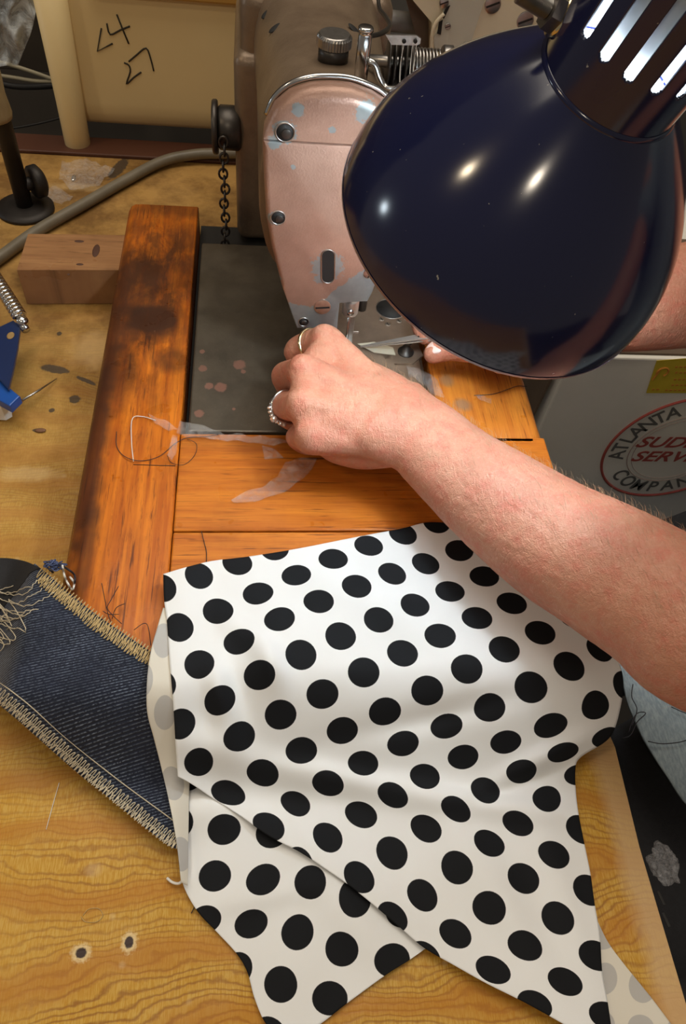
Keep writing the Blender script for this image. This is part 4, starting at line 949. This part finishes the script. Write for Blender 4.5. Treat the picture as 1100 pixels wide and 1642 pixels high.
for st_ in wr_:
    q = [PY(a * .3818, b * .3818, TY - .0002) for a, b in st_]
    q = catmull([Vector((v.x, TY - .0004 + max(0, .105 - v.z) * .0, v.z)) for v in q], 3) if len(st_) > 3 else [Vector((v.x, TY - .0004, v.z)) for v in q]
    for v in q: v.y = TY - .0003 + max(0, (.105 - v.z)) / .105 * .003
    wv.append(tube(q, .0008, 6))
obj('handwriting', join(*wv), M['pencil'], tt)
# floorboards / dark board and wires behind left
o = tag(obj('leaning_board', box((-.385, .99, .10), (.34, .02, .36), .002, (.25, 0, 0)), simple('dark_grey_board', (.075, .06, .045), .7, 0, 14, .5), None, False), 'dark weathered board leaning behind the tub at the left', 'board')
q = [[(-20, 95), (20, 105), (60, 118), (95, 131)], [(-20, 118), (20, 124), (60, 130), (100, 130)]]
tag(obj('pale_cord', join(*[tube(catmull([PY(a, b, .93) for a, b in L], 6), .0022, 8) for L in q]), simple('pale_cord', (.36, .32, .22), .5)), 'pale twin cord running behind the plastic tub', 'cord')
q = [(-20, 210), (30, 204), (70, 196), (100, 188)]
tag(obj('black_wire', tube(catmull([PY(a, b, .93) for a, b in q], 6), .0014, 8), M['black_rubber']), 'thin black wire low behind the plastic tub', 'wire')
q = [(-20, 128), (20, 138), (60, 139), (100, 136)]
tag(obj('black_cable', tube(catmull([PY(a, b, .94) for a, b in q], 6), .0035, 8), M['black_rubber']), 'thick black cable under the pale cord behind the tub', 'cable')
# plastic bag
bag = []
g = coons([(-30, -30), (20, -20), (62, -10)], [(-20, 110), (10, 105), (28, 105)], [(-30, -30), (-20, 110)], [(62, -10), (50, 50), (28, 105)], 24, 24); V = []
for j in range(24):
    for i in range(24):
        a, b = g[j, i]; n = mnoise.noise(Vector((a * .06, b * .03, 3))) * .02; V.append(PY(a, b, .80 + n))
bo = tag(obj('plastic_bag', (V, [(j * 24 + i, (j + 1) * 24 + i, (j + 1) * 24 + i + 1, j * 24 + i + 1) for j in range(23) for i in range(23)]), M['bag']), 'crumpled clear plastic bag hanging at the top left', 'bag')
md = bo.modifiers.new('t', 'SOLIDIFY'); md.thickness = .0004
# stand with taped post
sd_ = thing('metal_stand', 'dark metal stand with a taped post on the plywood at the left', 'stand', (-.214, .666, TZ))
obj('base', lathe([(0, .026), (.003, .026), (.004, .018), (.0055, .014)], (-.216, .664, TZ + .0003), (0, 0, 1), 32), M['iron'], sd_)
obj('post', cyl((-.216, .664, TZ + .005), (-.216, .664, .16), .0075, 20), M['iron'], sd_)
obj('tape_wrap', lathe([(0, .0135), (.004, .0145), (.02, .0135), (.035, .0150), (.052, .0125)], (-.2205, .664, .043), (-.05, 0, 1), 20), M['tape'], sd_, True, 'wrinkled masking tape wrapped round the post')
obj('clamp_knob', join(cyl((-.216, .664, -.018), (-.203, .672, -.018), .006, 14), lathe([(0, .0125), (.002, .0145), (.009, .0145), (.012, .010)], (-.207, .670, -.018), (.8, .6, 0), 24)), M['iron'], sd_)
obj('side_clamp', join(box((-.223, .66, .105), (.016, .022, .03), .004)), M['dark_steel'], sd_, False)
# grey cable
q = [P(-60, 455, TZ + .006), P(0, 413, TZ + .006), P(60, 370, TZ + .006), P(130, 330, TZ + .006), P(200, 290, TZ + .006), P(260, 259, TZ + .007), P(310, 248, TZ + .0095), P(352, 246, TZ + .011), P(395, 246, TZ + .011)]
tag(obj('power_cable', tube(catmull(q, 8), .0052, 12), M['cable']), 'thick grey power cable curving over the plywood towards the machine', 'cable')
# blue bracket with spring at the left edge
Z0 = -.015
bk = thing('spring_arm', 'blue metal bracket with a coil spring and white foot at the left edge', 'spring arm', P(10, 620, TZ))
cpt = [P(-40, 395, Z0 + .004), P(32, 508, Z0 + .004)]; ax_ = (cpt[1] - cpt[0]); L_ = ax_.length; ax_.normalize(); s1, u1 = frame_of(ax_); N_ = 22
obj('coil_spring', tube([cpt[0] + ax_ * L_ * k / (N_ * 10) + (s1 * math.cos(k * PI / 5) + u1 * math.sin(k * PI / 5)) * .0048 for k in range(N_ * 10 + 1)], .0012, 7), M['chrome'], bk)
obj('spring_hook', join(sphere(P(36, 516, Z0 + .003), .0048), cyl(P(30, 510, Z0 + .003), P(42, 530, Z0), .0032, 12)), M['chrome'], bk)
def pz(L, z): return [P(a, b, z) for a, b in L]
o = obj('upper_bracket', plate(pz([(-20, 540), (0, 529), (23, 518), (34, 529), (30, 560), (22, 600), (15, 628), (-20, 590)], Z0 - .002), (0, 0, .003), .0006), M['blue_dark'], bk, False)
q = P(17, 538, Z0 + .0012); d = obj('bracket_hole', sphere(q, 1, 14, 6, (.0028, .0042, .0003)), simple('seen_through_wood', (.30, .18, .06), .6), None); d.parent = o
obj('lower_arm', plate(pz([(-20, 545), (0, 567), (10, 600), (19, 632), (36, 646), (20, 662), (-20, 640)], Z0 - .010), (0, 0, .007), .001), M['blue'], bk, False)
obj('foot', plate(pz([(-20, 640), (0, 648), (19, 660), (20, 668), (10, 674), (-20, 672)], TZ + .002), (0, 0, .018), .0015), M['white_plastic'], bk, False)
tag(obj('long_pin', tube([P(36, 642, TZ + .010), P(64, 625, TZ + .006), P(91, 607, TZ + .0012)], [.0009, .0008, .0003], 8), M['steel']), 'thin steel pin lying on the plywood beside the blue bracket', 'pin')
# cream overlock machine, top right
sg = thing('overlock_machine', 'cream enamelled overlock machine behind the lamp at the top right', 'overlock machine', (.24, .70, TZ))
def yplane(L, Y): return [PY(a, b, Y) for a, b in L]
obj('machine_body', join(plate(yplane([(655, -60), (655, -8), (692, 36), (692, 112), (700, 160), (720, 230), (900, 230), (1000, 120), (1000, -60)], .700), (0, .10, 0), .003)), M['serger'], sg, True, None, 40)
o = obj('side_cover', plate(yplane([(700, -50), (712, 30), (696, 60), (697, 82), (716, 80), (752, 78), (778, -2), (790, -50)], .6975), (0, .006, 0), 0), M['serger_grey'], sg, False)
obj('lower_cover', plate(yplane([(696, 86), (716, 84), (752, 82), (760, 130), (740, 200), (700, 200), (693, 120)], .6965), (0, .004, 0)), M['serger'], sg, False)
obj('edge_rim', tube(catmull(yplane([(712, 22), (698, 38), (692, 60), (691, 90), (690, 130)], .695), 5), .0016, 8), M['serger'], sg)
obj('dark_slot', join(*[plate(yplane(L, .6955), (0, .001, 0)) for L in ([(722, 9), (716, 12), (708, 28), (712, 30)], [(710, 32), (704, 36), (701, 54), (707, 56)])]), M['hole'], sg, False)
for (px, py, r_) in [(768, 3, .0038), (790, 7, .0068), (842, 33, .0072), (718, 42, .0026), (747, 72, .0026), (712, 4, .0040), (712, 86, .0022), (860, -10, .006)]:
    q = PY(px, py, .6955 if px < 760 else .6995); q.z
    screw(q, (0, -1, 0), r_, .0012, M['steel'], sg, .4, 'cover_screw')
obj('body_foot', bx(.15, .34, .71, .79, TZ, .05, .003), M['serger_grey'], sg, False)
tag(obj('dark_post', plate(yplane([(655, -40), (640, -40), (668, 60), (690, 120), (697, 120), (690, 40)], .72), (0, .02, 0)), simple('brown_post', (.11, .07, .04), .6), None, False), 'brown slanting post between the two machines', 'post')
tag(obj('grey_tube', cyl(PY(600, 30, .76), PY(668, 38, .76), .0085, 20), simple('grey_tube', (.22, .21, .20), .4)), 'short grey tube behind the thread post of the machine', 'tube')
# dark boards behind between machines
tag(obj('dark_cabinet', bx(.10, .75, .93, 1.2, -.75, .03, .004), simple('dark_cabinet', (.03, .026, .022), .6), None, False), 'dark cabinet behind the machines at the back', 'cabinet')

# carton on the floor
ct = thing('cardboard_box', 'white cardboard carton with a round red logo standing on the floor', 'box', (.52, .72, -.75))
CYY = .55; cz1 = PY(1000, 574, CYY).z
x0 = PY(886, 640, CYY).x
obj('carton_body', bx(x0, x0 + .46, CYY, CYY + .34, -.7495, cz1, .002), M['card'], ct, False)
obj('top_flap', box((x0 + .23, CYY + .10, cz1 + .007), (.44, .19, .003), .001, (.06, 0, 0)), M['card_dark'], ct, False)
obj('side_flap', box((x0 - .006, CYY + .16, cz1 - .06), (.003, .30, .14), .001, (0, .05, 0)), M['card_dark'], ct, False)
fy = CYY - .0006
lc = PY(1086, 722, fy); RX = abs(lc.x - PY(972, 722, fy).x); RZ = abs(PY(1086, 645, fy).z - PY(1086, 800, fy).z) / 2
def oval(k, r_, m_, nm, dy=0.): return obj(nm, tube([Vector((lc.x + RX * k * math.cos(a), fy - dy, lc.z + RZ * k * math.sin(a))) for a in np.linspace(0, 2 * PI, 97)[:-1]], r_, 6, True), m_, ct)
oval(1, .0017, M['ink_red'], 'logo_outer_ring'); oval(.66, .0006, M['ink_pale'], 'logo_inner_ring'); oval(.60, .0004, M['ink_pale'], 'logo_inner_ring')
def textmesh(s, size, nm, mat, par, place, shear=0., sx=1., bold=.0):
    cu = bpy.data.curves.new('t', 'FONT'); cu.body = s; cu.size = size; cu.align_x = 'CENTER'; cu.align_y = 'CENTER'; cu.extrude = .0002; cu.shear = shear; cu.offset = bold
    ob = bpy.data.objects.new('t', cu); COL.objects.link(ob); dg = bpy.context.evaluated_depsgraph_get(); me_ = bpy.data.meshes.new_from_object(ob.evaluated_get(dg)); bpy.data.objects.remove(ob); bpy.data.curves.remove(cu)
    V = [place(v.co.x * sx, v.co.y, v.co.z) for v in me_.vertices]; Fc = [tuple(p.vertices) for p in me_.polygons]; bpy.data.meshes.remove(me_); return V, Fc
def arc_text(s, k, a0, a1, size, flip=False):
    out = []
    for i, ch_ in enumerate(s):
        if ch_ == ' ': continue
        a = a0 + (a1 - a0) * i / (len(s) - 1); r2 = -PI / 2 if not flip else PI / 2
        # tangent-correct glyph placement on the ellipse
        cx_, cz_ = lc.x + RX * k * math.cos(a), lc.z + RZ * k * math.sin(a); tx, tz = -math.sin(a) * RX, math.cos(a) * RZ; l = math.hypot(tx, tz); tx /= l; tz /= l
        if not flip: tx, tz = -tx, -tz
        nx, nz = -tz, tx
        out.append(textmesh(ch_, size, 'g', None, None, lambda x, y, z, cx_=cx_, cz_=cz_, tx=tx, tz=tz, nx=nx, nz=nz: Vector((cx_ + tx * x + nx * y, fy - .0003 + z, cz_ + tz * x + nz * y)), 0, .9, .0003))
    return join(*out)
sz = RZ * .31
obj('logo_lettering', arc_text('ATLANTA ATTACHMENT', .81, math.radians(188), math.radians(-8), sz), M['ink_grey'], ct, False, 'dark grey ring lettering')
obj('logo_lettering', arc_text('COMPANY', .80, math.radians(222), math.radians(318), sz, True), M['ink_grey'], ct, False, 'dark grey ring lettering')
for (s_t, dz_) in (('SUDDEN', .15), ('SERVICE', -.14)):
    obj('logo_wording', textmesh(s_t, RZ * .29, 'w', None, None, lambda x, y, z, dz_=dz_: Vector((lc.x + x + .004, fy - .0003 + z, lc.z + RZ * dz_ + y)), .3, 1.22, .0004), M['ink_red'], ct, False, 'red slanted wording')
yl = [PY(a, b, fy) for a, b in [(1053, 578), (1130, 572), (1130, 630), (1036, 630)]]
o = obj('shipping_label', plate(yl, (0, -.0004, 0)), M['yellow'], ct, False, 'yellow sticker with faint orange print')
lb = []
q = PY(1062, 596, fy); lb.append(tube([Vector((q.x + .006 * math.cos(a), fy - .0007, q.z + .006 * math.sin(a))) for a in np.linspace(-1, 3.6, 14)], .0011, 5)); lb.append(tube([Vector((q.x - .004, fy - .0007, q.z + .003)), Vector((q.x - .006, fy - .0007, q.z - .011))], .0011, 5))
for (a0, a1, b) in [(1082, 1125, 588), (1082, 1125, 597), (1080, 1120, 608), (1076, 1125, 617), (1045, 1062, 624), (1066, 1120, 625)]:
    n_ = int((a1 - a0) / 7)
    for i in range(n_):
        qq = PY(a0 + 7 * i, b, fy); lb.append(box((qq.x + .0016, fy - .0006, qq.z), (.0024 + .0008 * (i % 2), .0003, .0022), 0))
d = obj('label_print', join(*lb), M['orange_ink'], None, False); d.parent = o

# ------------------------------------------------------------------ scraps and threads
def scrap(px, z, nm, label, mat='film', th=.0003, amp=.0018, cat='plastic scrap'):
    pts = [P(a, b, z) for a, b in px]; cx_ = sum(p.x for p in pts) / len(pts); cy_ = sum(p.y for p in pts) / len(pts)
    bm = bmesh.new(); vs = [bm.verts.new(p) for p in pts]; f = bm.faces.new(vs); bmesh.ops.triangulate(bm, faces=[f])
    bmesh.ops.subdivide_edges(bm, edges=bm.edges[:], cuts=5, use_grid_fill=True)
    for v in bm.verts: v.co.z += amp * (.5 + mnoise.noise(Vector((v.co.x * 130, v.co.y * 130, 5))))
    o = obj(nm, from_bm(bm), M[mat]); md = o.modifiers.new('t', 'SOLIDIFY'); md.thickness = th
    return tag(o, label, cat)
scrap([(370, 803), (385, 793), (420, 783), (445, 765), (458, 742), (480, 736), (508, 736), (500, 755), (482, 772), (455, 792), (410, 806), (375, 808)], .0006, 'clear_tape', 'long curved strip of clear tape on the orange front board', cat='tape')
scrap([(420, 715), (440, 720), (455, 735), (424, 737)], .0004, 'clear_tape', 'small clear tape corner beside the hand on the front board', cat='tape', amp=.0008)
scrap([(288, 676), (320, 684), (360, 696), (400, 700), (450, 706), (470, 712), (440, 716), (390, 712), (340, 706), (300, 704), (283, 695)], .0010, 'clear_tape', 'crinkled clear tape along the front edge of the machine bed', cat='tape', amp=.0025)
scrap([(277, 700), (285, 703), (283, 735), (276, 743), (269, 735)], .0008, 'clear_tape', 'small lump of clear tape at the rail joint', cat='tape', amp=.004)
scrap([(238, 668), (262, 674), (285, 690), (272, 694), (250, 682)], .0008, 'clear_tape', 'clear tape strip lying across the left rail', cat='tape', amp=.003)
scrap([(762, 635), (788, 640), (786, 652), (768, 644)], .0006, 'clear_tape', 'torn clear tape on the right rail', cat='tape', amp=.003)
cr = []
for (px, pz_) in [((700, 585), .0), ((690, 600), .0)]:
    pass
scrap([(650, 590), (680, 598), (700, 612), (712, 640), (700, 640), (680, 620), (655, 605)], .0015, 'clear_tape', 'crinkled clear tape at the right corner of the bed', cat='tape', amp=.004)
def thr(pts, z, nm, label, mat, r=.00025, wob=.0006):
    q = [P(a, b, z + wob * (1 + math.sin(i * .6))) for i, (a, b) in enumerate(resample(pts, 50))]
    return tag(obj(nm, tube(q, r, 5), M[mat]), label, 'thread')
scrap([(100, 262), (140, 258), (185, 275), (160, 300), (120, 310), (95, 290)], TZ + .0006, 'clear_film', 'crumpled clear film on the plywood below the tub post', amp=.004)
scrap([(90, 300), (118, 318), (100, 332), (60, 318)], TZ + .0006, 'clear_film', 'scrap of clear film beside the base of the metal stand', amp=.003)
thr([(187, 692), (187, 715), (200, 732), (225, 739), (255, 732), (280, 712), (300, 702), (330, 700), (350, 697)], .0006, 'loose_thread', 'dark thread curving over the left rail to the bed', 'black_thread')
thr([(268, 730), (275, 742), (295, 745), (312, 730), (315, 712), (300, 704)], .0006, 'loose_thread', 'dark thread loop at the joint of rail and front board', 'black_thread', .0002)
thr([(214, 740), (211, 710), (212, 672), (228, 668), (250, 674)], .0006, 'loose_thread', 'pale thread running up the left rail', 'white_thread', .0003)
thr([(760, 634), (790, 632), (815, 624), (830, 619), (845, 620)], .0006, 'loose_thread', 'dark thread lying across the right rail', 'black_thread')
thr([(323, 852), (328, 872), (331, 885), (331, 902)], .0004, 'loose_thread', 'short dark thread above the top edge of the dotted fabric', 'black_thread')
thr([(95, 1255), (85, 1290), (74, 1330)], TZ + .0003, 'loose_thread', 'pale thread on the plywood below the denim', 'white_thread', .0002, .0003)
thr([(133, 1468), (142, 1458), (158, 1457), (165, 1468), (155, 1478), (137, 1478), (130, 1470)], TZ + .0003, 'loose_thread', 'fine tan thread ring on the bare plywood', 'gold_thread', .00016, .0002)
thr([(307, 1464), (313, 1452), (316, 1448)], TZ + .0006, 'loose_thread', 'tiny dark thread at the left edge of the lower flap', 'black_thread')
# wood fleck
tag(obj('wood_chip', sphere(P(65, 690, TZ + .001), 1, 10, 6, (.004, .0022, .001)), simple('chip', (.16, .07, .03), .7)), 'small brown wood chip on the plywood below the pin', 'wood chip')
tag(obj('foil_fleck', sphere(P(118, 285, TZ + .001), 1, 8, 5, (.0022, .006, .001)), M['chrome']), 'small shiny foil fleck on the plywood near the tub', 'fleck')
# crumpled plastic at the right edge
bm = bmesh.new(); bmesh.ops.create_icosphere(bm, subdivisions=4, radius=1)
qc = P(1066, 1386, TZ - .004)
for v in bm.verts:
    n = mnoise.noise(v.co * 1.7) * .55 + mnoise.noise(v.co * 4) * .22; v.co = qc + Vector((v.co.x * .9, v.co.y * 1.15, v.co.z * .7)) * (.0080 * (1 + n))
tag(obj('crumpled_film', from_bm(bm), film('crumpled_clear_film', .20, (.75, .75, .78), 320), None, False), 'crumpled clear film caught on the right edge of the plywood', 'plastic scrap')
